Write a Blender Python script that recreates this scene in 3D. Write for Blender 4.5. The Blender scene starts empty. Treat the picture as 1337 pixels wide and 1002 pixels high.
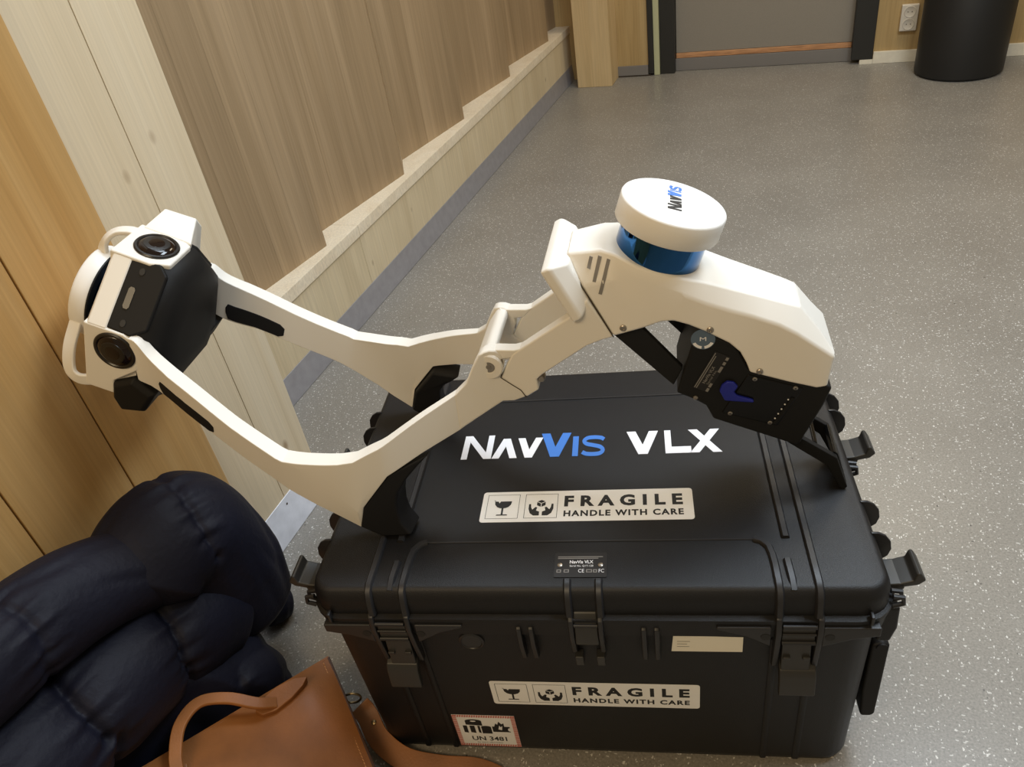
import bpy, bmesh, math, random
from mathutils import Vector, Matrix
from math import sin, cos, pi, radians

random.seed(7)
SC = bpy.context.scene
COL = SC.collection

# ------------------------------------------------------------------ camera
cam_d = bpy.data.cameras.new('camera'); cam = bpy.data.objects.new('camera', cam_d); COL.objects.link(cam)
cam_d.sensor_fit = 'HORIZONTAL'; cam_d.sensor_width = 36.0; cam_d.lens = 1001.5 / 1337 * 36.0
cam_d.clip_start = .02
RX = Vector((0.93822, 0.31660, -0.13969)); RY = Vector((0.08009, -0.59138, -0.80241)); RZ = Vector((-0.33665, 0.74165, -0.58019))
m = Matrix((RX, -RY, -RZ)).transposed().to_4x4(); m.translation = (0, 0, 1.28)
cam.matrix_world = m
SC.camera = cam

# ------------------------------------------------------------------ world, lamps, exposure
W = bpy.data.worlds.new('world'); SC.world = W; W.use_nodes = True
bgn = W.node_tree.nodes['Background']; bgn.inputs[0].default_value = (1.0, .81, .54, 1); bgn.inputs[1].default_value = .24
def area(name, loc, target, size, sizey, energy, col):
    d = bpy.data.lights.new(name, 'AREA'); d.shape = 'RECTANGLE'; d.size = size; d.size_y = sizey; d.energy = energy; d.color = col
    o = bpy.data.objects.new(name, d); COL.objects.link(o); o.location = loc
    o.rotation_euler = (Vector(target) - Vector(loc)).to_track_quat('-Z', 'Y').to_euler()
    return o
area('ceiling_lamp', (.95, 1.55, 2.75), (.6, 1.3, 0), 1.3, .7, 54, (.78, .89, 1.0))
area('ceiling_lamp', (-.45, 1.75, 2.75), (-.45, 1.3, 0), 1.2, .6, 27, (.78, .89, 1.0))
area('ceiling_lamp', (.5, 3.9, 2.75), (.3, 3.8, 0), 1.2, .6, 24, (1.0, .86, .64))
area('ceiling_lamp', (-.5, -1.3, 2.75), (-.45, .3, .3), 1.2, .6, 26, (1.0, .77, .47))
SC.view_settings.view_transform = 'Standard'; SC.view_settings.look = 'None'
SC.view_settings.exposure = 0.10; SC.view_settings.gamma = 1.0; SC.view_settings.use_curve_mapping = False

# ------------------------------------------------------------------ materials
MATS = {}
def _nt(name):
    mt = bpy.data.materials.new(name); mt.use_nodes = True; MATS[name] = mt
    return mt, mt.node_tree, mt.node_tree.nodes['Principled BSDF']
def nd(nt, t, **kw):
    n = nt.nodes.new(t)
    for k, v in kw.items():
        if hasattr(n, k): setattr(n, k, v)
        else: n.inputs[k].default_value = v
    return n
def plain(name, col, rough=.5, metal=0, spec=.5, noise=0, nscale=40, bump=0, bscale=200, emit=0, coat=0, sheen=0, trans=0):
    mt, nt, p = _nt(name)
    p.inputs['Base Color'].default_value = (*col, 1); p.inputs['Roughness'].default_value = rough
    p.inputs['Metallic'].default_value = metal; p.inputs['Specular IOR Level'].default_value = spec
    if coat: p.inputs['Coat Weight'].default_value = coat; p.inputs['Coat Roughness'].default_value = .05
    if sheen: p.inputs['Sheen Weight'].default_value = sheen; p.inputs['Sheen Roughness'].default_value = .4
    if trans: p.inputs['Transmission Weight'].default_value = trans
    if emit: p.inputs['Emission Color'].default_value = (*col, 1); p.inputs['Emission Strength'].default_value = emit
    tc = nd(nt, 'ShaderNodeTexCoord')
    if noise:
        n = nd(nt, 'ShaderNodeTexNoise'); n.inputs['Scale'].default_value = nscale; n.inputs['Detail'].default_value = 4
        nt.links.new(tc.outputs['Object'], n.inputs['Vector'])
        r = nd(nt, 'ShaderNodeMapRange'); r.inputs['From Min'].default_value = .3; r.inputs['From Max'].default_value = .7
        r.inputs['To Min'].default_value = 1 - noise; r.inputs['To Max'].default_value = 1 + noise
        nt.links.new(n.outputs['Fac'], r.inputs['Value'])
        mx = nd(nt, 'ShaderNodeVectorMath', operation='SCALE'); mx.inputs[0].default_value = col
        nt.links.new(r.outputs[0], mx.inputs['Scale']); nt.links.new(mx.outputs[0], p.inputs['Base Color'])
    if bump:
        n2 = nd(nt, 'ShaderNodeTexNoise'); n2.inputs['Scale'].default_value = bscale; n2.inputs['Detail'].default_value = 3
        nt.links.new(tc.outputs['Object'], n2.inputs['Vector'])
        b = nd(nt, 'ShaderNodeBump'); b.inputs['Strength'].default_value = bump; b.inputs['Distance'].default_value = .002
        nt.links.new(n2.outputs['Fac'], b.inputs['Height']); nt.links.new(b.outputs[0], p.inputs['Normal'])
    return mt
def wood(name, c0, c1, c2, scale=(22, 22, 1.1), rough=.5, knots=0, fine=.25, knotcol=(.16, .08, .03), spec=.35, rnd=0):
    """wood with the grain along object Z"""
    mt, nt, p = _nt(name); L = nt.links.new
    tc = nd(nt, 'ShaderNodeTexCoord'); oi = nd(nt, 'ShaderNodeObjectInfo')
    off = nd(nt, 'ShaderNodeVectorMath', operation='SCALE'); off.inputs[0].default_value = (7.3, 5.1, 3.7); L(oi.outputs['Random'], off.inputs['Scale'])
    ad = nd(nt, 'ShaderNodeVectorMath', operation='ADD'); L(tc.outputs['Object'], ad.inputs[0]); L(off.outputs[0], ad.inputs[1])
    mp = nd(nt, 'ShaderNodeMapping'); mp.inputs['Scale'].default_value = scale; L(ad.outputs[0], mp.inputs['Vector'])
    n = nd(nt, 'ShaderNodeTexNoise'); n.inputs['Scale'].default_value = 1; n.inputs['Detail'].default_value = 5; n.inputs['Roughness'].default_value = .55; n.inputs['Distortion'].default_value = .6
    L(mp.outputs[0], n.inputs['Vector'])
    rp = nd(nt, 'ShaderNodeValToRGB'); e = rp.color_ramp.elements
    e[0].position = .28; e[0].color = (*c0, 1); e[1].position = .74; e[1].color = (*c2, 1)
    x = e.new(.5); x.color = (*c1, 1); L(n.outputs['Fac'], rp.inputs[0])
    mp2 = nd(nt, 'ShaderNodeMapping'); mp2.inputs['Scale'].default_value = (scale[0] * 14, scale[1] * 14, scale[2] * 6); L(ad.outputs[0], mp2.inputs['Vector'])
    n2 = nd(nt, 'ShaderNodeTexNoise'); n2.inputs['Scale'].default_value = 1; n2.inputs['Detail'].default_value = 3; L(mp2.outputs[0], n2.inputs['Vector'])
    mr = nd(nt, 'ShaderNodeMapRange'); mr.inputs['From Min'].default_value = .3; mr.inputs['From Max'].default_value = .7; mr.inputs['To Min'].default_value = 1 - fine; mr.inputs['To Max'].default_value = 1 + fine
    L(n2.outputs['Fac'], mr.inputs['Value'])
    sc = nd(nt, 'ShaderNodeVectorMath', operation='SCALE'); L(rp.outputs[0], sc.inputs[0]); L(mr.outputs[0], sc.inputs['Scale'])
    last = sc.outputs[0]
    if rnd:
        r2 = nd(nt, 'ShaderNodeMapRange'); r2.inputs['To Min'].default_value = 1 - rnd; r2.inputs['To Max'].default_value = 1 + rnd; L(oi.outputs['Random'], r2.inputs['Value'])
        s2 = nd(nt, 'ShaderNodeVectorMath', operation='SCALE'); L(last, s2.inputs[0]); L(r2.outputs[0], s2.inputs['Scale']); last = s2.outputs[0]
    if knots:
        mp3 = nd(nt, 'ShaderNodeMapping'); mp3.inputs['Scale'].default_value = (8, 8, 5); L(ad.outputs[0], mp3.inputs['Vector'])
        vo = nd(nt, 'ShaderNodeTexVoronoi'); vo.inputs['Scale'].default_value = knots; L(mp3.outputs[0], vo.inputs['Vector'])
        kr = nd(nt, 'ShaderNodeMapRange'); kr.inputs['From Min'].default_value = .025; kr.inputs['From Max'].default_value = .085; kr.inputs['To Min'].default_value = .75; kr.inputs['To Max'].default_value = 0
        L(vo.outputs['Distance'], kr.inputs['Value'])
        mx = nd(nt, 'ShaderNodeMix', data_type='RGBA'); L(kr.outputs[0], mx.inputs[0]); L(last, mx.inputs[6]); mx.inputs[7].default_value = (*knotcol, 1)
        last = mx.outputs[2]
    L(last, p.inputs['Base Color']); p.inputs['Roughness'].default_value = rough; p.inputs['Specular IOR Level'].default_value = spec
    b = nd(nt, 'ShaderNodeBump'); b.inputs['Strength'].default_value = .15; b.inputs['Distance'].default_value = .002
    L(n2.outputs['Fac'], b.inputs['Height']); L(b.outputs[0], p.inputs['Normal'])
    return mt
def floor_material():
    mt, nt, p = _nt('terrazzo_floor'); L = nt.links.new
    tc = nd(nt, 'ShaderNodeTexCoord')
    n = nd(nt, 'ShaderNodeTexNoise'); n.inputs['Scale'].default_value = 3.0; n.inputs['Detail'].default_value = 5; L(tc.outputs['Object'], n.inputs['Vector'])
    rp = nd(nt, 'ShaderNodeValToRGB'); e = rp.color_ramp.elements
    e[0].position = .3; e[0].color = (.225, .208, .182, 1); e[1].position = .7; e[1].color = (.262, .244, .214, 1); L(n.outputs['Fac'], rp.inputs[0])
    n3 = nd(nt, 'ShaderNodeTexNoise'); n3.inputs['Scale'].default_value = 260; n3.inputs['Detail'].default_value = 2; L(tc.outputs['Object'], n3.inputs['Vector'])
    m3 = nd(nt, 'ShaderNodeMapRange'); m3.inputs['From Min'].default_value = .3; m3.inputs['From Max'].default_value = .7; m3.inputs['To Min'].default_value = .80; m3.inputs['To Max'].default_value = 1.2; L(n3.outputs['Fac'], m3.inputs['Value'])
    s3 = nd(nt, 'ShaderNodeVectorMath', operation='SCALE'); L(rp.outputs[0], s3.inputs[0]); L(m3.outputs[0], s3.inputs['Scale'])
    last = s3.outputs[0]
    # flakes: slightly stretched cells, each with its own size
    nz = nd(nt, 'ShaderNodeTexNoise'); nz.inputs['Scale'].default_value = 160; L(tc.outputs['Object'], nz.inputs['Vector'])
    dv = nd(nt, 'ShaderNodeVectorMath', operation='SCALE'); dv.inputs['Scale'].default_value = .006; L(nz.outputs['Color'], dv.inputs[0])
    da = nd(nt, 'ShaderNodeVectorMath', operation='ADD'); L(tc.outputs['Object'], da.inputs[0]); L(dv.outputs[0], da.inputs[1])
    for sc, thr, col, amt, seed, st_, rz in ((100, .33, (.62, .60, .56), .8, 0, (1, 2.3, 1), .5), (110, .33, (.70, .68, .64), .85, 5.3, (2.2, 1, 1), .2), (180, .38, (.36, .34, .30), .6, 3.3, (1, 1.8, 1), 1.1), (190, .36, (.13, .12, .10), .5, 7.7, (1.7, 1, 1), .9), (52, .12, (.05, .045, .04), .8, 9.1, (1, 1, 1), 0)):
        mp = nd(nt, 'ShaderNodeMapping'); mp.inputs['Location'].default_value = (seed, seed * .7, 0); mp.inputs['Scale'].default_value = st_; mp.inputs['Rotation'].default_value = (0, 0, rz); L(da.outputs[0], mp.inputs['Vector'])
        vo = nd(nt, 'ShaderNodeTexVoronoi'); vo.inputs['Scale'].default_value = sc; L(mp.outputs[0], vo.inputs['Vector'])
        sx = nd(nt, 'ShaderNodeSeparateColor'); L(vo.outputs['Color'], sx.inputs[0])
        t = nd(nt, 'ShaderNodeMapRange'); t.inputs['From Min'].default_value = .55; t.inputs['From Max'].default_value = 1; t.inputs['To Min'].default_value = 0; t.inputs['To Max'].default_value = thr; L(sx.outputs[0], t.inputs['Value'])
        lt = nd(nt, 'ShaderNodeMath', operation='LESS_THAN'); L(vo.outputs['Distance'], lt.inputs[0]); L(t.outputs[0], lt.inputs[1])
        ml = nd(nt, 'ShaderNodeMath', operation='MULTIPLY'); L(lt.outputs[0], ml.inputs[0]); ml.inputs[1].default_value = amt
        mx = nd(nt, 'ShaderNodeMix', data_type='RGBA'); L(ml.outputs[0], mx.inputs[0]); L(last, mx.inputs[6]); mx.inputs[7].default_value = (*col, 1)
        last = mx.outputs[2]
    L(last, p.inputs['Base Color'])
    rr = nd(nt, 'ShaderNodeMapRange'); rr.inputs['To Min'].default_value = .26; rr.inputs['To Max'].default_value = .42; L(n.outputs['Fac'], rr.inputs['Value']); L(rr.outputs[0], p.inputs['Roughness'])
    p.inputs['Specular IOR Level'].default_value = .5
    return mt
floor_material()
wood('golden_pine', (.42, .235, .078), (.48, .285, .105), (.53, .335, .14), scale=(16, 16, .7), rough=.38, knots=.8, fine=.07, rnd=.06)
wood('pale_spruce', (.62, .50, .33), (.68, .56, .385), (.72, .61, .44), scale=(18, 18, .6), rough=.55, knots=.9, fine=.05, knotcol=(.30, .19, .10))
wood('walnut_veneer', (.275, .190, .104), (.335, .234, .132), (.42, .300, .178), scale=(13, 13, .45), rough=.5, fine=.10, rnd=.03)
wood('plywood', (.58, .47, .30), (.64, .53, .35), (.69, .58, .40), scale=(9, 9, .8), rough=.6, knots=1.1, fine=.08, knotcol=(.28, .2, .12))
wood('ledge_pine', (.74, .62, .45), (.79, .68, .51), (.82, .72, .56), scale=(12, 12, 12), rough=.6, fine=.1)
wood('far_pine', (.40, .27, .115), (.46, .32, .145), (.51, .37, .18), scale=(14, 14, .8), rough=.45, knots=1.0, fine=.08)
wood('post_pine', (.56, .40, .20), (.62, .455, .24), (.66, .50, .28), scale=(10, 10, .8), rough=.5, knots=.6, fine=.07)
wood('threshold_wood', (.45, .22, .10), (.52, .27, .13), (.58, .32, .16), scale=(1, 20, 20), rough=.5)
plain('aluminium', (.80, .82, .90), .36, .12, noise=.08, nscale=30)
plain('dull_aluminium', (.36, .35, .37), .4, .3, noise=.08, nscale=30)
plain('grey_baseboard', (.20, .185, .17), .5)
plain('white_baseboard', (.80, .74, .60), .5, noise=.05)
plain('door_grey', (.27, .242, .20), .5, noise=.05, nscale=300)
plain('door_frame_black', (.020, .020, .018), .45)
plain('glow_strip', (.50, .50, .30), .5)
plain('joint_dark', (.05, .035, .02), .8)
plain('glue_line', (.20, .13, .07), .8)
plain('outlet_white', (.66, .60, .50), .4)
plain('bin_black', (.009, .009, .009), .5)
plain('case_plastic', (.0060, .0060, .0070), .47, spec=.42, bump=.25, bscale=900, noise=.1, nscale=60)
plain('case_rib', (.018, .018, .020), .42)
plain('latch_plastic', (.030, .029, .027), .40)
plain('shell_white', (.83, .80, .735), .40, spec=.5)
plain('cap_white', (.86, .85, .82), .45)
plain('soft_black', (.006, .006, .006), .6, spec=.35)
plain('head_black', (.0105, .010, .0098), .6, spec=.22)
plain('rubber_black', (.008, .008, .009), .65, spec=.3)
plain('gloss_black', (.004, .004, .004), .25, spec=.3)
plain('lidar_blue', (.030, .115, .29), .07, metal=1)
plain('lens_glass', (.010, .005, .004), .08, spec=.45)
plain('lens_barrel', (.012, .010, .009), .3)
plain('metal_ring', (.55, .56, .58), .3, 1)
plain('screw_steel', (.42, .38, .33), .35, 1)
plain('print_white', (.86, .87, .92), .5)
plain('print_blue', (.045, .19, .62), .5)
plain('print_black', (.012, .012, .012), .6)
plain('sticker_white', (.88, .88, .87), .45, noise=.03, nscale=15)
plain('paper_white', (.84, .80, .68), .6)
plain('print_grey', (.22, .21, .20), .5)
plain('sticker_red', (.60, .20, .17), .5)
plain('id_plate_black', (.010, .009, .009), .5)
plain('label_blue_grey', (.10, .15, .22), .5)
plain('clip_blue', (.010, .018, .28), .4)
plain('display_grey', (.055, .050, .043), .35)
plain('led_white', (.85, .85, .85), .3)
plain('down_nylon', (.0068, .0072, .0155), .62, spec=.22, noise=.12, nscale=12, bump=.6, bscale=90)
plain('leather', (.275, .102, .025), .5, noise=.30, nscale=9, bump=.18, bscale=260)
plain('leather_edge', (.06, .025, .012), .6)
plain('stitching', (.52, .25, .09), .7)
plain('brass', (.35, .26, .14), .4, 1)

# ------------------------------------------------------------------ mesh helpers
def mk(name, bm, mat, parent=None, smooth=True, bevel=0, seg=2, angle=35, sharp=38):
    bmesh.ops.recalc_face_normals(bm, faces=bm.faces)
    for f in bm.faces: f.smooth = smooth
    if smooth and not bevel:
        for e in bm.edges:
            if len(e.link_faces) == 2 and e.calc_face_angle(0) > radians(sharp): e.smooth = False
    me = bpy.data.meshes.new(name); bm.to_mesh(me); bm.free()
    for mm in (mat if isinstance(mat, (list, tuple)) else [mat]): me.materials.append(MATS[mm])
    o = bpy.data.objects.new(name, me); COL.objects.link(o)
    if parent: o.parent = parent
    if bevel:
        b = o.modifiers.new('bevel', 'BEVEL'); b.width = bevel; b.segments = seg; b.limit_method = 'ANGLE'; b.angle_limit = radians(angle)
        w = o.modifiers.new('wn', 'WEIGHTED_NORMAL'); w.keep_sharp = True
    return o
def B(): return bmesh.new()
def box(bm, x0, x1, y0, y1, z0, z1):
    vs = [bm.verts.new(p) for p in ((x0, y0, z0), (x1, y0, z0), (x1, y1, z0), (x0, y1, z0), (x0, y0, z1), (x1, y0, z1), (x1, y1, z1), (x0, y1, z1))]
    for q in ((0, 1, 2, 3), (4, 5, 6, 7), (0, 1, 5, 4), (1, 2, 6, 5), (2, 3, 7, 6), (3, 0, 4, 7)): bm.faces.new([vs[i] for i in q])
    return bm
def prism(bm, a, b):
    """two matching rings of 3D points -> closed solid"""
    va = [bm.verts.new(p) for p in a]; vb = [bm.verts.new(p) for p in b]; n = len(a)
    bm.faces.new(va); bm.faces.new(vb[::-1])
    for i in range(n): bm.faces.new((va[i], va[(i + 1) % n], vb[(i + 1) % n], vb[i]))
    return bm
def loft(bm, rings, caps=True):
    V = [[bm.verts.new(p) for p in r] for r in rings]; n = len(V[0])
    for a, b in zip(V, V[1:]):
        for i in range(n): bm.faces.new((a[i], a[(i + 1) % n], b[(i + 1) % n], b[i]))
    if caps: bm.faces.new(V[0]); bm.faces.new(V[-1][::-1])
    return bm
def frame(axis):
    a = Vector(axis).normalized(); t = Vector((0, 0, 1)) if abs(a.z) < .9 else Vector((1, 0, 0))
    e1 = t.cross(a).normalized(); return a, e1, a.cross(e1)
def lathe(bm, org, axis, prof, seg=32, caps=True):
    a, e1, e2 = frame(axis); org = Vector(org)
    return loft(bm, [[org + a * h + (e1 * cos(2 * pi * i / seg) + e2 * sin(2 * pi * i / seg)) * r for i in range(seg)] for r, h in prof], caps)
def rrect(hx, hy, r, z, n=6):
    out = []
    for cx, cy, a0 in ((hx - r, hy - r, 0), (-hx + r, hy - r, pi / 2), (-hx + r, -hy + r, pi), (hx - r, -hy + r, 1.5 * pi)):
        for i in range(n + 1): out.append((cx + r * cos(a0 + i * pi / 2 / n), cy + r * sin(a0 + i * pi / 2 / n), z))
    return out
def catmull(pts, n):
    pts = [Vector(p) for p in pts]; P = [pts[0] * 2 - pts[1]] + pts + [pts[-1] * 2 - pts[-2]]; out = []
    for i in range(1, len(P) - 2):
        for k in range(n):
            t = k / n; p0, p1, p2, p3 = P[i - 1:i + 3]
            out.append(.5 * ((2 * p1) + (p2 - p0) * t + (2 * p0 - 5 * p1 + 4 * p2 - p3) * t * t + (3 * p1 - p0 - 3 * p2 + p3) * t ** 3))
    out.append(pts[-1]); return out
def sweep(bm, path, sect, up=(0, 0, 1)):
    """sweep a closed 2D section (side, up) along a path"""
    path = [Vector(p) for p in path]; up = Vector(up); rings = []
    for i, p in enumerate(path):
        t = (path[min(i + 1, len(path) - 1)] - path[max(i - 1, 0)]).normalized()
        s = t.cross(up); s = s.normalized() if s.length > 1e-4 else Vector((1, 0, 0)); u = s.cross(t).normalized()
        rings.append([p + s * a + u * b for a, b in sect])
    return loft(bm, rings)
def circ(r, n=10, ry=None): return [(r * cos(2 * pi * i / n), (ry or r) * sin(2 * pi * i / n)) for i in range(n)]
def rsect(w, h): return [(-w, -h), (w, -h), (w, h * .4), (w * .6, h), (-w * .6, h), (-w, h * .4)]
def empty(name, loc, rz=0, rot=None):
    o = bpy.data.objects.new(name, None); COL.objects.link(o); o.location = loc; o.rotation_euler = rot if rot else (0, 0, rz); o.empty_display_size = .1
    return o
def tag(o, label=None, cat=None, group=None, kind=None):
    for k, v in (('label', label), ('category', cat), ('group', group), ('kind', kind)):
        if v: o[k] = v
    return o
class Fr:
    """flat frame: origin, x axis, y axis, lifted along the normal"""
    def __init__(s, o, ex, ey): s.o = Vector(o); s.ex = Vector(ex); s.ey = Vector(ey); s.n = s.ex.cross(s.ey).normalized()
    def __call__(s, x, y, h=0): return s.o + s.ex * x + s.ey * y + s.n * h
_K = [0]
def flat(bm, fr, poly, h):
    _K[0] = (_K[0] + 1) % 12; h += _K[0] * .00002
    bm.faces.new([bm.verts.new(fr(x, y, h)) for x, y in poly])
    return bm
def slab(bm, fr, poly, h0, h1): return prism(bm, [fr(x, y, h0) for x, y in poly], [fr(x, y, h1) for x, y in poly])
def rpoly(x0, y0, x1, y1, r, n=4):
    out = []
    for cx, cy, a0 in ((x1 - r, y1 - r, 0), (x0 + r, y1 - r, pi / 2), (x0 + r, y0 + r, pi), (x1 - r, y0 + r, 1.5 * pi)):
        for i in range(n + 1): out.append((cx + r * cos(a0 + i * pi / 2 / n), cy + r * sin(a0 + i * pi / 2 / n)))
    return out
def cpoly(cx, cy, r, n=16, ry=None): return [(cx + r * cos(2 * pi * i / n), cy + (ry or r) * sin(2 * pi * i / n)) for i in range(n)]
def text(bm, fr, s, x0, y0, w, h, lift, bold=0.0, spacing=1.0):
    cu = bpy.data.curves.new('t', 'FONT'); cu.body = s; cu.size = 1; cu.offset = bold; cu.space_character = spacing; cu.resolution_u = 3
    ob = bpy.data.objects.new('t', cu); COL.objects.link(ob)
    dg = bpy.context.evaluated_depsgraph_get(); me = bpy.data.meshes.new_from_object(ob.evaluated_get(dg))
    xs = [v.co.x for v in me.vertices]; ys = [v.co.y for v in me.vertices]
    ax, bx, ay, by = min(xs), max(xs), min(ys), max(ys)
    vs = [bm.verts.new(fr(x0 + (v.co.x - ax) / (bx - ax) * w, y0 + (v.co.y - ay) / (by - ay) * h, lift)) for v in me.vertices]
    for p in me.polygons:
        try: bm.faces.new([vs[i] for i in p.vertices])
        except ValueError: pass
    bpy.data.objects.remove(ob); bpy.data.curves.remove(cu); bpy.data.meshes.remove(me)
    return bm
# letters drawn as strokes in a unit box
def glyph(ch, t):
    d = t * 1.25
    if ch == 'N': return [[(0, 0), (t, 0), (t, 1), (0, 1)], [(1 - t, 0), (1, 0), (1, 1), (1 - t, 1)], [(0, 1), (d, 1), (1, 0), (1 - d, 0)]]
    if ch == 'A': return [[(0, 0), (d, 0), (.5 + d / 2, 1), (.5 - d / 2, 1)], [(1 - d, 0), (1, 0), (.5 + d / 2, 1), (.5 - d / 2, 1)]]
    if ch == 'V': return [[(0, 1), (d, 1), (.5 + d / 2, 0), (.5 - d / 2, 0)], [(1 - d, 1), (1, 1), (.5 + d / 2, 0), (.5 - d / 2, 0)]]
    if ch == 'I': return [[(0, 0), (1, 0), (1, 1), (0, 1)]]
    if ch == 'L': return [[(0, 0), (t, 0), (t, 1), (0, 1)], [(0, 0), (1, 0), (1, t * 1.1), (0, t * 1.1)]]
    if ch == 'X': return [[(0, 1), (d, 1), (1, 0), (1 - d, 0)], [(1 - d, 1), (1, 1), (d, 0), (0, 0)]]
    if ch == 'S':
        c = [(.93, .80), (.78, .89), (.5, .915), (.24, .88), (.12, .74), (.22, .60), (.5, .52), (.78, .43), (.89, .27), (.77, .12), (.5, .085), (.22, .11), (.06, .20)]
        c = [(p.x, p.y) for p in catmull([(x, y, 0) for x, y in c], 3)]; out = []; k = t * .5; L_, R_ = [], []
        for i in range(len(c)):
            x0, y0 = c[max(i - 1, 0)]; x1, y1 = c[min(i + 1, len(c) - 1)]; l = math.hypot(x1 - x0, y1 - y0); nx, ny = -(y1 - y0) / l, (x1 - x0) / l
            L_.append((c[i][0] + nx * k * .8, c[i][1] + ny * k)); R_.append((c[i][0] - nx * k * .8, c[i][1] - ny * k))
        return [[L_[i], R_[i], R_[i + 1], L_[i + 1]] for i in range(len(c) - 1)]
def word(bm, fr, items, lift, thick=.0004):
    for ch, x, y, w, h, t in items:
        for k, poly in enumerate(glyph(ch, t)): slab(bm, fr, [(x + a * w, y + b * h) for a, b in poly], lift, lift + thick + (k % 3) * .00003)
    return bm

# ------------------------------------------------------------------ the room
bm = B(); box(bm, -1.7, 3.2, -2.2, 5.0, -.05, 0)
tag(mk('floor', bm, 'terrazzo_floor'), 'grey speckled terrazzo floor', kind='structure')

XN = -1.082       # near face of the spruce post
bm = B(); box(bm, -1.70, -1.56, -2.2, 4.95, 0, 2.75)
wl = tag(mk('wall_left', bm, 'far_pine'), 'wooden left wall with angled veneer panels', kind='structure')
# golden boards of the near wall section
for k in range(9):
    y1 = .876 - k * .187 - .0012; y0 = y1 - .187 + .0024
    bm = B(); box(bm, -1.40, -1.072, y0, y1, 0, 2.75)
    mk('board', bm, 'golden_pine', wl, bevel=.0018, seg=1)
# spruce post of two lamellae
pt = empty('trim_1', (0, 0, 0)); tag(pt, 'pale spruce post between golden boards and veneer panels', kind='structure')
for y0, y1 in ((.877, 1.0045), (1.0055, 1.140)):
    bm = B(); box(bm, -1.39, XN, y0, y1, 0, 2.75); mk('lamella', bm, 'pale_spruce', pt, bevel=.001, seg=1)
bm = B(); box(bm, -1.38, XN - .002, 1.004, 1.006, 0.001, 2.75); mk('glue_joint', bm, 'glue_line', pt, smooth=False)
# aluminium skirting strip at the foot of the post and the boards
bb = empty('baseboard_left', (0, 0, 0)); tag(bb, 'bent aluminium skirting strip along the left wall', kind='structure')
def alu(name, x, y0, y1, ztop, zc, out, mt='aluminium'):
    bm = B(); sec = [(x, ztop), (x + .003, ztop), (x + .004, zc + .002), (x + out, zc - .004), (x + out + .004, .004), (x + out + .004, .0005), (x, .0005)]
    prism(bm, [(a, y0, b) for a, b in sec], [(a, y1, b) for a, b in sec]); return mk(name, bm, mt, bb, bevel=.001, seg=1)
alu('strip', XN + .0005, .879, 1.140, .103, .069, .006)
alu('strip', -1.0715, -.8, .876, .103, .069, .006)
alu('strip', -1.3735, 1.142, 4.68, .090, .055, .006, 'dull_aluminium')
for y, z in ((.905, .083), (1.0, .084)):
    bm = B(); lathe(bm, (XN + .003, y, z), (1, 0, 0), [(.003, 0), (.003, .0015), (.001, .002)], 10); mk('rivet', bm, 'joint_dark', bb)
# plywood kick board and ledge under the veneer panels
tr = empty('trim_2', (0, 0, 0)); tag(tr, 'plywood kick board with a ledge below the veneer panels', kind='structure')
ys = [1.142, 2.02, 2.93, 3.86, 4.70]
for y0, y1 in zip(ys, ys[1:]):
    bm = B(); box(bm, -1.40, -1.374, y0, y1 - .0015, 0, .266); mk('kick_board', bm, 'plywood', tr, bevel=.0008, seg=1)
    bm = B(); box(bm, -1.56, -1.368, y0, y1 - .0012, .266, .305); mk('ledge', bm, 'ledge_pine', tr, bevel=.0012, seg=1)
# sawtooth veneer panels: long leaf from valley to tip, short return back to the next valley
teeth = [(.75, 1.26), (1.36, 1.870), (1.971, 2.451), (2.596, 3.068), (3.225, 3.690), (3.876, 4.358), (4.581, 4.95)]
for i, (a, b) in enumerate(teeth):
    if b < 1.2: continue
    xv, xt = -1.476, -1.400
    a2 = max(a, 1.141); xa = xv + (xt - xv) * (a2 - a) / (b - a)
    n = 5
    for k in range(n):     # each leaf is glued up from veneer strips
        t0, t1 = k / n, (k + 1) / n
        p0 = (xa + (xt - xa) * t0, a2 + (b - a2) * t0); p1 = (xa + (xt - xa) * t1, a2 + (b - a2) * t1 - .0004)
        bm = B(); q = [p0, p1, (p1[0] - .016, p1[1]), (p0[0] - .016, p0[1])]
        prism(bm, [(x, y, .305) for x, y in q], [(x, y, 2.75) for x, y in q])
        mk('panel', bm, 'walnut_veneer', wl, smooth=False)
    if i + 1 < len(teeth):
        c = teeth[i + 1][0]; q = [(xt, b), (xv, c), (xv - .012, c), (xt - .02, b - .002)]
        bm = B(); prism(bm, [(x, y, .305) for x, y in q], [(x, y, 2.75) for x, y in q]); mk('panel_return', bm, 'walnut_veneer', wl, smooth=False)

# back wall, with an opening for the door
YB = 4.69
bm = B()
box(bm, -1.7, -.912, YB, YB + .2, 0, 2.75); box(bm, .288, 3.2, YB, YB + .2, 0, 2.75); box(bm, -.912, .288, YB, YB + .2, 2.12, 2.75)
wb = tag(mk('wall_back', bm, 'far_pine'), 'pine boarded far wall around the grey door', kind='structure')
bm = B(); box(bm, -1.297, -1.092, 4.51, YB - .0005, 0, 2.75)
tag(mk('trim_3', bm, 'post_pine', bevel=.002, seg=1), 'pale timber post in the far left corner', kind='structure')
bm = B(); box(bm, -1.11, -.913, YB - .012, YB - .0005, 0.008, .061); tag(mk('baseboard_back_left', bm, 'grey_baseboard', bevel=.001), 'short grey baseboard left of the door', kind='structure')
bm = B(); box(bm, -1.11, -.90, YB - .009, YB - .0005, 0.0005, .008); mk('gap', bm, 'joint_dark', bpy.data.objects['baseboard_back_left'])
bm = B(); box(bm, .29, 3.1, YB - .014, YB - .0005, 0.0005, .060); tag(mk('baseboard_back_right', bm, 'white_baseboard', bevel=.001), 'pale cream baseboard right of the door', kind='structure')
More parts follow.
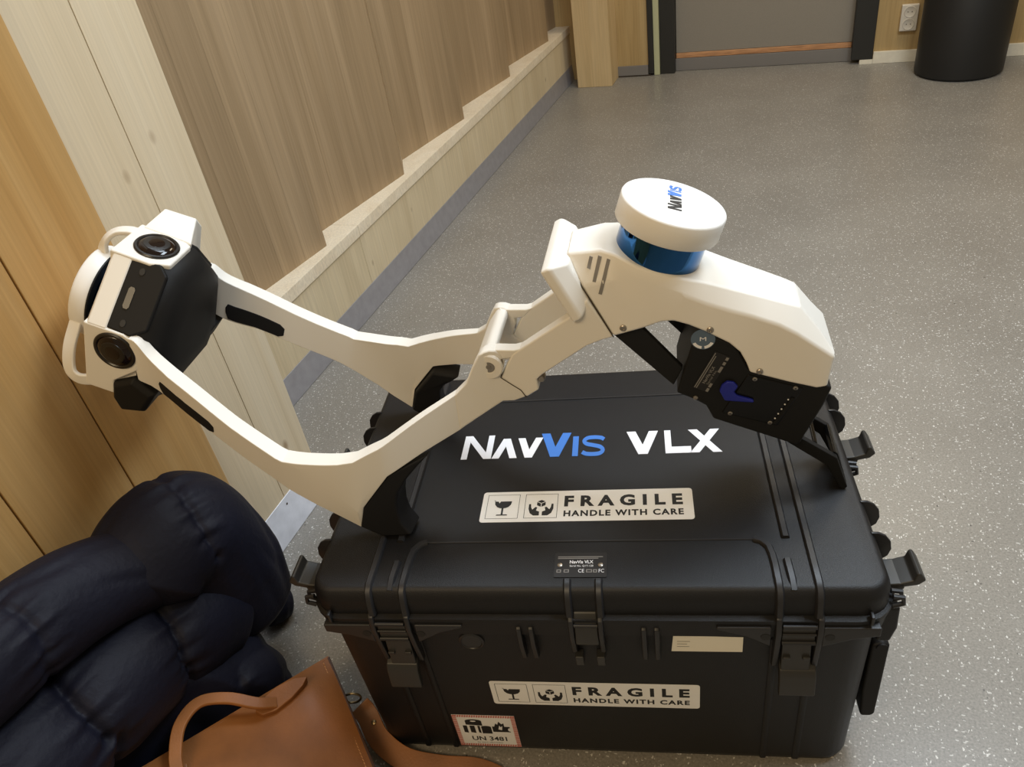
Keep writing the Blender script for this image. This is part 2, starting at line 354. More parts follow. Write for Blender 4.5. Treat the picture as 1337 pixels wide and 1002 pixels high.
bm = B(); box(bm, .225, .289, YB - .014, YB + .02, 0.0005, .022); mk('end_block', bm, 'white_baseboard', bpy.data.objects['baseboard_back_right'])
dr = empty('door_1', (-.3, YB, 0)); tag(dr, 'grey door in a black frame with an orange wood sill', kind='structure')
def dpart(name, mat, x0, x1, y0, y1, z0, z1, bev=.002):
    bm = B(); box(bm, x0 + .3, x1 + .3, y0 - YB, y1 - YB, z0, z1); return mk(name, bm, mat, dr, bevel=bev, seg=1)
dpart('jamb_strip', 'door_frame_black', -.911, -.880, YB - .012, YB + .1, .012, 2.11)
dpart('photoluminescent_strip', 'glow_strip', -.879, -.847, YB - .004, YB + .1, 0.001, 2.11)
dpart('frame', 'door_frame_black', -.846, -.762, YB + .012, YB + .19, 0.001, 2.11)
dpart('frame', 'door_frame_black', .182, .287, YB - .010, YB + .19, 0.023, 2.11)
dpart('leaf', 'door_grey', -.760, .180, YB + .062, YB + .10, .100, 2.10)
dpart('wood_sill', 'threshold_wood', -.760, .180, YB + .058, YB + .11, .071, .099)
dpart('threshold', 'grey_baseboard', -.846, .225, YB + .055, YB + .19, 0.001, .070)

# wall socket
so = empty('wall_socket', (.436, YB, .22)); tag(so, 'white double wall socket on pine wall above the pale baseboard', 'socket')
bm = B(); box(bm, -.040, .040, -.028, 0, -.063, .063); mk('plate', bm, 'outlet_white', so, bevel=.004)
for s in (-1, 1):
    bm = B(); a = [(.026 * cos(t), -.0285, .0295 * s + .026 * sin(t)) for t in [2 * pi * i / 24 for i in range(24)]]
    b = [(.022 * x / .026, -.012, .0295 * s + (z - .0295 * s) * .85) for x, y, z in a]
    r = [(x * 1.08, -.0281, .0295 * s + (z - .0295 * s) * 1.08) for x, y, z in a]
    r2 = [(x, -.0305, z) for x, y, z in a]; r3 = [(x * .86, -.0285, .0295 * s + (z - .0295 * s) * .86) for x, y, z in a]
    loft(bm, [r, r2, r3]); rec = mk('receptacle', bm, 'outlet_white', so)
    for q in (-1, 1):
        bm = B(); lathe(bm, (q * .0095, -.0284, .0295 * s), (0, -1, 0), [(.0026, 0), (.0026, .0006)], 10); mk('pin_hole', bm, 'joint_dark', rec)
# bin
bn = empty('waste_bin', (.672, 4.472, 0)); tag(bn, 'tall black cylindrical bin standing by the far wall', 'bin')
bm = B(); lathe(bm, (0, 0, 0), (0, 0, 1), [(.186, .0005), (.197, .012), (.199, .55), (.196, .555), (.19, .55), (.188, .03)], 48); mk('body', bm, 'bin_black', bn)
bm = B(); lathe(bm, (0, 0, 0), (0, 0, 1), [(.200, .535), (.206, .54), (.206, .556), (.200, .560), (.192, .556), (.192, .54)], 48); mk('rim', bm, 'bin_black', bn)

# ------------------------------------------------------------------ transport case
CA = .21358
cx_, cy_ = -.098, .928
CASE = empty('transport_case', (cos(CA) * cx_ - sin(CA) * cy_, sin(CA) * cx_ + cos(CA) * cy_, 0), CA)
tag(CASE, 'large black plastic transport case with white fragile stickers on the floor', 'case')
LZ = .437
bm = B(); loft(bm, [rrect(.376, .238, .03, .0005), rrect(.386, .247, .036, .006), rrect(.390, .251, .04, .02), rrect(.397, .2565, .045, .345)])
body = mk('body', bm, 'case_plastic', CASE, sharp=60)
bm = B(); loft(bm, [rrect(.397, .2565, .045, .343), rrect(.405, .266, .05, .352), rrect(.407, .268, .05, .381), rrect(.402, .262, .05, .3815)])
mk('body_flange', bm, 'case_plastic', CASE)
bm = B(); loft(bm, [rrect(.402, .262, .05, .382), rrect(.409, .270, .052, .3835), rrect(.409, .270, .052, .391), rrect(.403, .262, .040, .393), rrect(.4015, .2605, .036, .416),
                    rrect(.4005, .259, .034, .4215), rrect(.3965, .2545, .030, .4325), rrect(.3925, .250, .027, .4362), rrect(.388, .246, .024, LZ)])
mk('lid', bm, 'case_plastic', CASE, sharp=32)
ridge = rsect(.0055, .005)
def rib(pts, name='lid_rib', sec=ridge, up=(0, 0, 1)): bm = B(); sweep(bm, pts, sec, up); return mk(name, bm, 'case_rib', CASE, sharp=50)
def over_front(x, y_from, zend=.395, x2=None):
    x2 = x if x2 is None else x2
    return [(x, y_from, LZ), (x + (x2 - x) * .5, min(-.215, y_from - .003), LZ), (x2, -.245, LZ), (x2, -.2545, .4325), (x2, -.2600, .421), (x2, -.262, .410), (x2, -.265, zend)]
for s in (-1, 1):
    rib([(s * .278, .235, LZ), (s * .278, 0, LZ), (s * .2785, -.166, LZ)])
    rib(over_front(s * .307, .235))
    rib([(s * .274, -.205, LZ), (s * .275, -.236, LZ - .0005), (s * .2755, -.252, .4305)])
    rib([(s * .236, -.1675, LZ), (s * .246, -.172, LZ), (s * .2535, -.182, LZ), (s * .256, -.196, LZ)] + over_front(s * .257, -.205)[1:])
    rib(over_front(s * .0215, -.239))
    rib([(s * .307, .23, LZ), (s * .307, .24, LZ - .001), (s * .307, .255, .428), (s * .307, .262, .40)])
# raised seams across the lid
thin = rsect(.0016, .0014)
rib([(-.236, -.1675, LZ), (.236, -.1675, LZ)], 'lid_seam', thin); rib([(-.27, .172, LZ), (.27, .172, LZ)], 'lid_seam', thin)
for s in (-1, 1):
    # shallow vertical ribs on the front of the tub
    for x in (.256, .306):
        bm = B(); sweep(bm, [(s * x, -.2505, .012), (s * x, -.2565, .335)], rsect(.005, .0025), (0, -1, 0)); mk('tub_rib', bm, 'case_plastic', CASE)
# tapered stiffening wings of the flange with their padlock holes
def wing(xa, xb, deep, shallow):
    bm = B(); pl = [(xa, .381), (xb, .381), (xb, .381 - shallow), ((xa + xb) / 2, .381 - shallow - (deep - shallow) * .35), (xa, .381 - deep)]
    prism(bm, [(x, -.2735, z) for x, z in pl], [(x, -.258, z) for x, z in pl]); return mk('flange_wing', bm, 'case_rib', CASE, bevel=.002)
def hole(x, z):
    bm = B(); lathe(bm, (x, -.2734, z), (0, -1, 0), [(.0065, 0), (.0065, .0006)], 16); mk('padlock_hole', bm, 'print_black', CASE)
for s in (-1, 1):
    wing(s * .313, s * .385, .040, .016); wing(s * .247, s * .176, .040, .005); hole(s * .322, .362); hole(s * .240, .362)
    bm = B(); box(bm, s * .372 - .002, s * .372 + .002, -.272, -.262, .385, .402); mk('lid_tooth', bm, 'case_rib', CASE, bevel=.0006, seg=1)
# front latches
for s in (-1, 1):
    xc = s * .283
    for q in (-1, 1):
        bm = B(); pl = [(-.259, .405), (-.272, .395), (-.2755, .37), (-.272, .33), (-.266, .285), (-.254, .285), (-.254, .405)]
        x0 = xc + q * .0265
        prism(bm, [(x0 - .004, y, z) for y, z in pl], [(x0 + .004, y, z) for y, z in pl]); mk('latch_cheek', bm, 'case_rib', CASE, bevel=.0012, seg=1)
    bm = B(); pl = [(-.262, .388), (-.2715, .384), (-.2715, .346), (-.262, .342)]
    prism(bm, [(xc - .0215, y, z) for y, z in pl], [(xc + .0215, y, z) for y, z in pl]); lt = mk('latch', bm, 'latch_plastic', CASE, bevel=.0015)
    for z, yy, rr in ((.383, -.2725, .0032), (.367, -.2728, .002), (.349, -.2725, .0034)):
        bm = B(); sweep(bm, [(xc - .0215, yy, z), (xc + .0215, yy, z)], circ(rr, 10)); mk('hinge_bar', bm, 'case_rib', lt)
    bm = B(); pl = [(-.258, .340), (-.268, .340), (-.270, .318), (-.2725, .285), (-.2585, .285)]
    prism(bm, [(xc - .019, y, z) for y, z in pl], [(xc + .019, y, z) for y, z in pl]); mk('latch_arm', bm, 'latch_plastic', lt, bevel=.0015)
    for q in (-1, 1):
        bm = B(); box(bm, xc + q * .013 - .005, xc + q * .013 + .005, -.2745, -.268, .311, .317); mk('pivot', bm, 'latch_plastic', lt, bevel=.001, seg=1)
    bm = B(); pl = [(-.259, .292), (-.2735, .286), (-.279, .275), (-.283, .240), (-.280, .236), (-.273, .238), (-.266, .270), (-.2585, .280)]
    prism(bm, [(xc + s * .004 - .0245, y, z) for y, z in pl], [(xc + s * .004 + .0245, y, z) for y, z in pl]); mk('latch_lever', bm, 'latch_plastic', lt, bevel=.002)
# centre catch and handle lugs
bm = B(); pl = [(-.263, .40), (-.2685, .392), (-.2735, .372), (-.2765, .345), (-.271, .336), (-.258, .336), (-.258, .40)]
prism(bm, [(-.0165, y, z) for y, z in pl], [(.0165, y, z) for y, z in pl]); cc = mk('centre_catch', bm, 'latch_plastic', CASE, bevel=.003)
bm = B(); sweep(bm, [(-.0165, -.2715, .381), (.0165, -.2715, .381)], circ(.003, 10)); mk('hinge_bar', bm, 'case_rib', cc)
for q in (-1, 1):
    bm = B(); pl = [(-.262, .40), (-.273, .39), (-.277, .36), (-.270, .318), (-.256, .30), (-.256, .40)]
    prism(bm, [(q * .0205 - .0035, y, z) for y, z in pl], [(q * .0205 + .0035, y, z) for y, z in pl]); mk('catch_cheek', bm, 'case_rib', CASE, bevel=.001, seg=1)
    bm = B(); box(bm, q * .0155 - .006, q * .0155 + .006, -.270, -.255, .285, .305); mk('catch_stop', bm, 'latch_plastic', CASE, bevel=.0015)
    for o2 in (.079, .0965):
        bm = B(); pl = [(-.262, .375), (-.271, .37), (-.2725, .335), (-.266, .295), (-.254, .290), (-.254, .375)]
        prism(bm, [(q * o2 - .0035, y, z) for y, z in pl], [(q * o2 + .0035, y, z) for y, z in pl]); mk('handle_lug', bm, 'case_rib', CASE, bevel=.001, seg=1)
bm = B(); lathe(bm, (-.174, -.2550, .323), (0, -1, 0), [(.019, 0), (.019, .0035), (.016, .0048), (.015, .0035)], 24); mk('pressure_valve', bm, 'case_rib', CASE)
# both ends: curved fins, opened latches, folded carrying handle
for s in (-1, 1):
    for y in (.157, .112, -.098, -.158):
        bm = B(); pl = [(.392, .4378), (.402, .437), (.412, .431), (.4195, .420), (.422, .405), (.419, .392), (.412, .385), (.396, .385)]
        prism(bm, [(s * x, y - .0022, z) for x, z in pl], [(s * x, y + .0022, z) for x, z in pl]); mk('end_fin', bm, 'case_rib', CASE, bevel=.0008, seg=1)
    for yc in (.052, -.198):
        bm = B(); pl = [(.404, .404), (.424, .406), (.424, .394), (.404, .388)]
        prism(bm, [(s * x, yc - .022, z) for x, z in pl], [(s * x, yc + .022, z) for x, z in pl]); la = mk('end_latch', bm, 'latch_plastic', CASE, bevel=.002)
        bm = B(); pl = [(.414, .404), (.433, .411), (.436, .424), (.4405, .425), (.449, .411), (.441, .402), (.416, .396)]
        prism(bm, [(s * x, yc - .022, z) for x, z in pl], [(s * x, yc + .022, z) for x, z in pl]); mk('lever', bm, 'latch_plastic', la, bevel=.003)
        for dy in (-.030, -.040):
            bm = B(); sweep(bm, [(s * .404, yc + dy, .402), (s * .417, yc + dy, .400), (s * .419, yc + dy, .388), (s * .406, yc + dy, .383)], circ(.0035, 8), (0, 1, 0)); mk('hinge_knuckle', bm, 'case_rib', la)
s = 1
bm = B(); pl = [(.398, .375), (.419, .372), (.421, .330), (.415, .30), (.396, .30)]
prism(bm, [(s * x, -.235, z) for x, z in pl], [(s * x, .22, z) for x, z in pl]); mk('end_bumper', bm, 'case_plastic', CASE, bevel=.004)
bm = B(); pl = [(.398, .272), (.412, .278), (.423, .272), (.424, .098), (.420, .090), (.4030, .090), (.398, .16)]
prism(bm, [(s * x, -.222, z) for x, z in pl], [(s * x, .21, z) for x, z in pl]); eh = mk('end_handle', bm, 'soft_black', CASE, bevel=.004)
bm = B(); sweep(bm, [(s * .412, -.2235, .268), (s * .412, .212, .268)], circ(.008, 12)); mk('hinge_pin', bm, 'soft_black', eh)

# lettering and stickers
lid_fr = Fr((0, 0, LZ), (1, 0, 0), (0, 1, 0))
def logo(fr, x, y, s, lift, name_w='lettering', parent=None, mats=('print_white', 'print_blue'), thick=.0004, bold=1.0):
    """N, roofless A, V in one colour and V I S in blue; s scales a word 0.243 long"""
    T = [('N', 0, 0, .052, .060, .20), ('A', .053, 0, .043, .050, .23), ('V', .094, 0, .043, .050, .23)]
    U = [('V', .134, 0, .051, .060, .23), ('I', .1885, 0, .0095, .050, 1), ('S', .2025, -.0005, .041, .051, .19)]
    out = []
    for it, mt in ((T, mats[0]), (U, mats[1])):
        bm = B(); word(bm, fr, [(c, x + a * s, y + b * s, w * s, h * s, t if c == 'I' else t * bold) for c, a, b, w, h, t in it], lift, thick); out.append(mk(name_w, bm, mt, parent, smooth=False))
    return out
lo = logo(lid_fr, -.216, .017, 1.0, .0002, 'brand_lettering', CASE)
lo[0]['label'] = 'white brand letters N A V'; lo[1]['label'] = 'blue brand letters V I S'
bm = B(); word(bm, lid_fr, [('V', .062, .017, .052, .057, .23), ('L', .124, .017, .041, .057, .25), ('X', .163, .017, .050, .057, .23)], .0002)
mk('model_lettering', bm, 'print_white', CASE, smooth=False)['label'] = 'white letters V L X'

def fragile(fr, x0, y0, w=.322, h=.0645):
    """fr's origin with the sticker's lower left corner at x0,y0"""
    bm = B(); slab(bm, fr, rpoly(x0, y0, x0 + w, y0 + h, .005), .0002, .0006); st = mk('fragile_sticker', bm, 'sticker_white', CASE, smooth=False)
    st['label'] = 'white fragile handle with care sticker'
    L = .0008
    bm = B(); text(bm, fr, 'FRAGILE', x0 + .129, y0 + .0300, .178, .0235, L, .045, 1.62); text(bm, fr, 'HANDLE WITH CARE', x0 + .129, y0 + .0095, .178, .0125, L, .038, 1.22)
    mk('sticker_lettering', bm, 'print_black', st, smooth=False)
    for k in range(2):     # thin square frames
        bm = B(); fx = x0 + .008 + k * .060; fy = y0 + .007; s = .051; t = .0007
        for (a, b, c, d) in ((0, 0, s, t), (0, s - t, s, s), (0, t, t, s - t), (s - t, t, s, s - t)): flat(bm, fr, [(fx + a, fy + b), (fx + c, fy + b), (fx + c, fy + d), (fx + a, fy + d)], L)
        mk('icon_frame', bm, 'print_black', st, smooth=False)
    gx = x0 + .0335; gy = y0 + .0125
    bm = B()
    bowl = [(-.0135, .031), (-.0125, .024), (-.009, .019), (-.004, .0165), (.004, .0165), (.009, .019), (.0125, .024), (.0135, .031), (-.004, .031), (-.006, .027), (-.008, .031)]
    flat(bm, fr, [(gx + a, gy + b) for a, b in bowl], L)
    flat(bm, fr, [(gx - .0015, gy + .003), (gx + .0015, gy + .003), (gx + .0015, gy + .017), (gx - .0015, gy + .017)], L)
    flat(bm, fr, [(gx - .009, gy + .001), (gx + .009, gy + .001), (gx + .008, gy + .0032), (gx - .008, gy + .0032)], L)
    flat(bm, fr, [(gx - .0155, gy + .0335), (gx - .0125, gy + .0315), (gx - .0125, gy + .0335)], L)
    mk('glass_icon', bm, 'print_black', st, smooth=False)
    hx = x0 + .0935; hy = y0 + .0125; bm = B()
    for s in (-1, 1):
        hand = [(.0022, .0), (.011, .0), (.0165, .005), (.0192, .014), (.0190, .024), (.0160, .0245), (.0152, .017), (.0132, .0125), (.0085, .0180), (.0058, .0170), (.0072, .0105), (.0022, .0080)]
        flat(bm, fr, [(hx + s * a, hy + b) for a, b in (hand if s > 0 else hand[::-1])], L)
    for pl in ([(0, .0262), (.0062, .0295), (0, .0328), (-.0062, .0295)], [(-.0066, .0283), (-.0006, .0250), (-.0006, .0180), (-.0066, .0215)], [(.0066, .0283), (.0066, .0215), (.0006, .0180), (.0006, .0250)]):
        flat(bm, fr, [(hx + a, hy + b) for a, b in pl], L)
    mk('hands_icon', bm, 'print_black', st, smooth=False)
    return st
fragile(lid_fr, -.163, -.128)
# the tub front leans back slightly towards the floor
def yfront(z): return -.251 - (.2565 - .251) * (z - .02) / .325
fe = Vector((0, yfront(.3) - yfront(.1), .2)).normalized()
front_fr = Fr((0, yfront(0) - .0003, 0), (1, 0, 0), fe)
fragile(front_fr, -.166, .153)
# lithium battery label
bm = B(); slab(bm, front_fr, [(-.246, .018), (-.140, .018), (-.140, .116), (-.246, .116)], .0002, .0005); un = mk('battery_sticker', bm, 'sticker_white', CASE, smooth=False)
un['label'] = 'white battery sticker with red hatched border reading UN 3481'
bm = B(); x0, y0, x1, y1, t = -.246, .018, -.140, .116, .007
n = 26
for k in range(n):      # hatched red border
    for (ax, ay, bx, by) in ((x0, y0, x1, y0 + t), (x0, y1 - t, x1, y1)):
        w = (bx - ax) / n; p = ax + k * w; flat(bm, front_fr, [(p, ay), (p + w * .72, ay), (min(p + w * 1.1, bx), by), (min(p + w * .38, bx), by)], .0007)
    for (ax, bx) in ((x0, x0 + t), (x1 - t, x1)):
        w = (y1 - y0) / n; p = y0 + k * w; flat(bm, front_fr, [(ax, p), (bx, p + w * .3), (bx, min(p + w, y1)), (ax, p + w * .72)], .0008)
mk('hatched_border', bm, 'sticker_red', un, smooth=False)
bm = B(); ux = -.232; uy = .062
flat(bm, front_fr, cpoly(ux + .020, uy + .036, .014, 16, .005), .0007); flat(bm, front_fr, [(ux + .006, uy + .024), (ux + .034, uy + .022), (ux + .034, uy + .036), (ux + .006, uy + .036)], .0007)
for a, w in ((0, .007), (.0115, .0085), (.025, .004)): flat(bm, front_fr, [(ux + a, uy), (ux + a + w, uy - .002), (ux + a + w, uy + .021), (ux + a, uy + .021)], .0007)
flat(bm, front_fr, [(ux + .031, uy - .003), (ux + .048, uy - .003), (ux + .048, uy + .018), (ux + .031, uy + .018)], .0007); flat(bm, front_fr, cpoly(ux + .0395, uy + .018, .0085, 12, .0035), .0008)
flat(bm, front_fr, [(ux + .050, uy + .003), (ux + .080, uy + .003), (ux + .080, uy + .020), (ux + .050, uy + .020)], .0007)
flat(bm, front_fr, [(ux + .054, uy + .020), (ux + .057, uy + .030), (ux + .060, uy + .026), (ux + .063, uy + .036), (ux + .067, uy + .028), (ux + .071, uy + .031), (ux + .071, uy + .020)], .0007)
mk('battery_icons', bm, 'print_black', un, smooth=False)
bm = B(); flat(bm, front_fr, cpoly(ux + .020, uy + .036, .005, 12, .002), .0011); mk('icon_highlight', bm, 'sticker_white', un, smooth=False); bm = B(); flat(bm, front_fr, cpoly(ux + .080, uy + .0115, .0038, 12, .0055), .0011); mk('icon_highlight', bm, 'sticker_white', un, smooth=False); bm = B()
flat(bm, front_fr, [(ux + .060, uy + .012), (ux + .063, uy + .024), (ux + .065, uy + .019), (ux + .068, uy + .023), (ux + .066, uy + .010)], .0010); mk('icon_highlight', bm, 'sticker_white', un, smooth=False)
bm = B(); text(bm, front_fr, 'UN 3481', -.222, .036, .060, .0135, .0007, .02); text(bm, front_fr, 'for more information', -.215, .0285, .044, .0035, .0007)
mk('sticker_lettering', bm, 'print_black', un, smooth=False)
# small paper address label
bm = B(); slab(bm, front_fr, [(.116, .3035), (.214, .3035), (.214, .338), (.119, .341)], .0002, .0005); pa = mk('paper_label', bm, 'paper_white', CASE, smooth=False)
bm = B()
for k, l in enumerate((.018, .014, .017)): flat(bm, front_fr, [(.124, .327 - k * .006), (.124 + l, .327 - k * .006), (.124 + l, .328 - k * .006), (.124, .328 - k * .006)], .0007)
mk('print_line', bm, 'print_grey', pa, smooth=False)
# riveted identification plate on the lid
bm = B(); slab(bm, lid_fr, rpoly(-.041, -.234, .0325, -.190, .002), .0002, .0012); ip = mk('identification_plate', bm, 'id_plate_black', CASE, smooth=False)
bm = B(); fl_ = Fr((-.0375, -.2315, LZ), (.92, 0, 0), (0, .92, 0))
text(bm, fl_, 'NavVis VLX', .0195, .0235, .036, .0062, .0014, .02); text(bm, fl_, 'Serial No. Q1Y-128', .0195, .0165, .036, .0042, .0014)
text(bm, fl_, 'CE', .033, .006, .009, .0068, .0014); text(bm, fl_, 'FC', .064, .006, .008, .0068, .0014)
mk('plate_lettering', bm, 'print_white', ip, smooth=False)
bm = B()
for k, (a, b) in enumerate(((.001, .070), (.001, .063))): flat(bm, fl_, [(a, .0355 - k * .003), (b, .0355 - k * .003), (b, .0372 - k * .003), (a, .0372 - k * .003)], .0014)
for a, w in ((.0, .007), (.011, .008), (.045, .009), (.0555, .006)):
    for dy in (0, .0045): flat(bm, fl_, [(a, .006 + dy), (a + w, .006 + dy), (a + w, .0075 + dy), (a, .0075 + dy)], .0014)
    for dx in (0, w - .0015): flat(bm, fl_, [(a + dx, .0075), (a + dx + .0015, .0075), (a + dx + .0015, .0105), (a + dx, .0105)], .0014)
mk('plate_print', bm, 'print_grey', ip, smooth=False)
for x in (.0045, .0665):
    bm = B(); q = fl_(x, .021, .001); lathe(bm, q, (0, 0, 1), [(.0036, 0), (.0036, .0006), (.0022, .0014)], 12); mk('rivet', bm, 'screw_steel', ip)

# ------------------------------------------------------------------ scanner
DEV = empty('mobile_scanner', (-.1467, .8961, LZ), radians(9.3))
tag(DEV, 'white wearable laser scanner with two arms resting on the black case', 'scanner')
def interp(tab, x):
    if x <= tab[0][0]: return tab[0][1]
    for (a, b), (c, d) in zip(tab, tab[1:]):
        if x <= c: return b + (d - b) * (x - a) / (c - a)
    return tab[-1][1]
VO = [(-.78, .107), (-.745, .1155), (-.70, .1345), (-.62, .157), (-.56, .171), (-.53, .171), (-.47, .165), (-.41, .148), (-.30, .084), (-.25, .063), (-.08, .064)]
def vo(u): return interp(VO, u)
TH = [(-.78, .016), (-.70, .024), (-.55, .026), (-.45, .026), (-.40, .022), (-.30, .015), (-.25, .018), (-.08, .020)]
def vi(u): return vo(u) - interp(TH, u)
arm = [(-.752, .346, -.775, .270), (-.739, .340, -.757, .262), (-.722, .313, -.742, .250), (-.674, .269, -.700, .222), (-.620, .219, -.640, .171), (-.561, .174, -.588, .130), (-.546, .1665, -.564, .108),
       (-.500, .159, -.530, .078), (-.473, .157, -.503, .053), (-.452, .1565, -.474, .027), (-.429, .166, -.460, .067), (-.406, .175, -.413, .119), (-.358, .198, -.362, .140), (-.306, .219, -.310, .157), (-.292, .228, -.290, .166)]
def densify(st):     # round the top line, keep the lower line with its pointed shoulder
    tp = catmull([(a, b, 0) for a, b, c, d in st], 4); out = []
    for i in range(len(st) - 1):
        a, b = st[i], st[i + 1]; n = 1 if math.hypot(b[2] - a[2], b[3] - a[3]) < .05 and -.51 < a[2] < -.45 else 4
        for k in range(n): out.append((tp[i * 4 + k].x, tp[i * 4 + k].y, a[2] + (b[2] - a[2]) * k / n, a[3] + (b[3] - a[3]) * k / n))
    out.append(st[-1]); return out
arm = densify(arm)
def arm_section(st):
    """outer top, crease, bottom, then inner bottom, crease, top; below the crease the section leans inwards"""
    tu, tz, bu, bz = st
    mfr, sh = interp([(-.60, .04), (-.56, .06), (-.53, .38), (-.474, .74), (-.46, .78), (-.43, .80)], bu), interp([(-.775, 0), (-.73, .09), (-.60, .10), (-.474, .18), (-.45, .10), (-.41, 0)], bu)
    mu, mz = tu + (bu - tu) * mfr, tz + (bz - tz) * mfr; dv = sh * math.hypot(bu - mu, bz - mz); bz2 = bz - dv * .5
    return [(tu, vo(tu), tz), (mu, vo(mu), mz), (bu, vo(bu) - dv, bz2), (bu, vi(bu) - dv, bz2), (mu, vi(mu), mz), (tu, vi(tu), tz)]
def arm_face(x, lam, inner, off):
    """a point on the flank of the upper arm: x counts stations, lam runs from crease to lower edge"""
    i = int(x * 4); f = x * 4 - i; st = [p + (q - p) * f for p, q in zip(arm[i], arm[i + 1])]; c = arm_section(st)
    P, Q = (c[4], c[3]) if inner else (c[1], c[2]); r = [p + (q - p) * lam for p, q in zip(P, Q)]
    return (r[0], r[1] + (-off if inner else off), r[2])
for s in (-1, 1):
    bm = B(); rings = []
    for tu, tz, bu, bz in arm:
        rings.append([(u, s * v, z) for u, v, z in arm_section((tu, tz, bu, bz))])
    loft(bm, rings); ar = mk('shoulder_arm', bm, 'shell_white', DEV, bevel=.004, seg=3, angle=28)
    # black grip inlay on the inside and outside of the upper arm
    gp = [(1.97, .66, .78), (2.06, .54, .95), (2.3, .53, .96), (2.6, .52, .96), (2.9, .52, .96), (3.2, .52, .96), (3.45, .53, .96), (3.56, .62, .86)]
    for inner in (0, 1):
        bm = B(); loft(bm, [[(p[0], s * p[1], p[2]) for p in (arm_face(x, l0, inner, .0012), arm_face(x, l0, inner, -.003), arm_face(x, l1, inner, -.003), arm_face(x, l1, inner, .0012))] for x, l0, l1 in gp]); mk('grip_inlay', bm, 'rubber_black', ar, bevel=.0006, seg=1)
    # hinge block at the front of the arm
    hp = [(-.307, .219), (-.290, .232), (-.277, .257), (-.267, .273), (-.260, .2765), (-.252, .2775), (-.244, .276), (-.237, .268), (-.235, .253), (-.243, .231), (-.217, .2085), (-.211, .196), (-.229, .189), (-.246, .188), (-.310, .1575)]
    bm = B(); prism(bm, [(u, s * (vo(u) + .0008), z) for u, z in hp], [(u, s * (vi(u) - .001), z) for u, z in hp]); hb = mk('hinge_block', bm, 'shell_white', DEV, bevel=.003, seg=3)
    v0 = vo(-.256) + .0012
    bm = B(); lathe(bm, (-.256, s * (v0 - .006), .2515), (0, s, 0), [(.0205, 0), (.0205, .006), (.0185, .0085), (.0095, .0088), (.0085, .0065)], 28); mk('hinge_boss', bm, 'shell_white', hb)
    bm = B(); lathe(bm, (-.256, s * (v0 + .0006), .2515), (0, s, 0), [(.0084, 0), (.0084, .0012)], 20); mk('bolt_recess', bm, 'print_grey', hb)
    bm = B(); lathe(bm, (-.256, s * (v0 + .0017), .252), (0, s, 0), [(.0040, 0), (.0036, .0008), (.0016, .0008), (.0014, .0002)], 14); mk('bolt', bm, 'screw_steel', hb)
    # front arm from the hinge to the sensor body
    up_ = [(-.2425, .230), (-.2215, .2685), (-.180, .2965), (-.140, .323), (-.112, .350), (-.082, .2925), (-.098, .2875), (-.118, .279), (-.184, .233), (-.192, .225), (-.191, .208), (-.2105, .195)]
    bm = B(); prism(bm, [(u, s * vo(u), z) for u, z in up_], [(u, s * vi(u), z) for u, z in up_]); fa = mk('front_arm', bm, 'shell_white', DEV, bevel=.003, seg=3)
    bm = B(); lathe(bm, (-.187, s * (vo(-.186) - .016), .2225), (0, s, 0), [(.0055, 0), (.0055, .010), (.004, .012), (.002, .012)], 14); mk('pivot_screw', bm, 'screw_steel', fa)
    for nm, pts_, par in (('joint_gap', [(-.2365, .262), (-.236, .250), (-.2425, .2305), (-.230, .2195), (-.217, .2085), (-.2105, .1955)], hb),):
        bm = B(); sweep(bm, [(u, s * (vo(u) + .0009), z) for u, z in pts_], circ(.0007, 6), (0, s, 0)); mk(nm, bm, 'joint_dark', par)
    # shoulder pad under the arm
    pp = [(-.475, .0262, .163), (-.4597, .0665, .160), (-.4135, .118, .148), (-.357, .131, .116), (-.376, .1145, .125), (-.394, .099, .137), (-.407, .081, .145), (-.411, .066, .149), (-.413, .045, .152), (-.410, .026, .155), (-.398, .0056, .158), (-.420, .0054, .160), (-.445, .0058, .162)]
    bm = B(); prism(bm, [(u, s * (v - .001), z) for u, z, v in pp], [(u + .004, s * (v - .040), z) for u, z, v in pp]); mk('shoulder_pad', bm, 'rubber_black', DEV, bevel=.004, seg=3)
# cross member between the two hinges
bm = B(); q = [(-.278, .252), (-.262, .273), (-.254, .2765), (-.246, .2745), (-.2445, .266), (-.262, .240), (-.272, .236)]
prism(bm, [(u, -.052, z) for u, z in q], [(u, .052, z) for u, z in q]); mk('cross_member', bm, 'shell_white', DEV, bevel=.003, seg=3)
for s in (-1, 1):
    bm = B(); q = [(-.258, .2765), (-.218, .2745), (-.206, .2775), (-.222, .262), (-.250, .258)]
    prism(bm, [(u, s * .062, z) for u, z in q], [(u, s * .044, z) for u, z in q]); mk('hinge_ledge', bm, 'shell_white', DEV, bevel=.002, seg=2)
# sensor body shell: stations from the seam behind the screen to the tail
ST = [((-.137, .402, .033), (-.118, .365, .056), (-.082, .293, .064)), ((-.093, .4075, .040), (-.085, .372, .058), (-.058, .300, .064)), ((-.076, .404, .046), (-.068, .374, .060), (-.044, .304, .064)),
      ((-.049, .391, .056), (-.045, .372, .062), (-.020, .3125, .064)), ((-.016, .3785, .0585), (-.014, .362, .063), (-.005, .3135, .064)), ((.006, .370, .055), (.008, .350, .062), (.014, .3065, .064)),
      ((.034, .3585, .046), (.036, .335, .060), (.034, .296, .064)), ((.070, .3435, .041), (.068, .322, .059), (.064, .277, .064)), ((.095, .3335, .038), (.090, .314, .058), (.078, .262, .063)), ((.110, .3275, .0365), (.104, .308, .058), (.086, .245, .063)),
      ((.136, .3165, .034), (.124, .2995, .058), (.091, .230, .063)), ((.152, .3095, .031), (.146, .286, .058), (.140, .2125, .062)), ((.176, .277, .034), (.172, .265, .0565), (.176, .201, .0605)), ((.197, .247, .049), (.1945, .246, .054), (.190, .200, .056))]
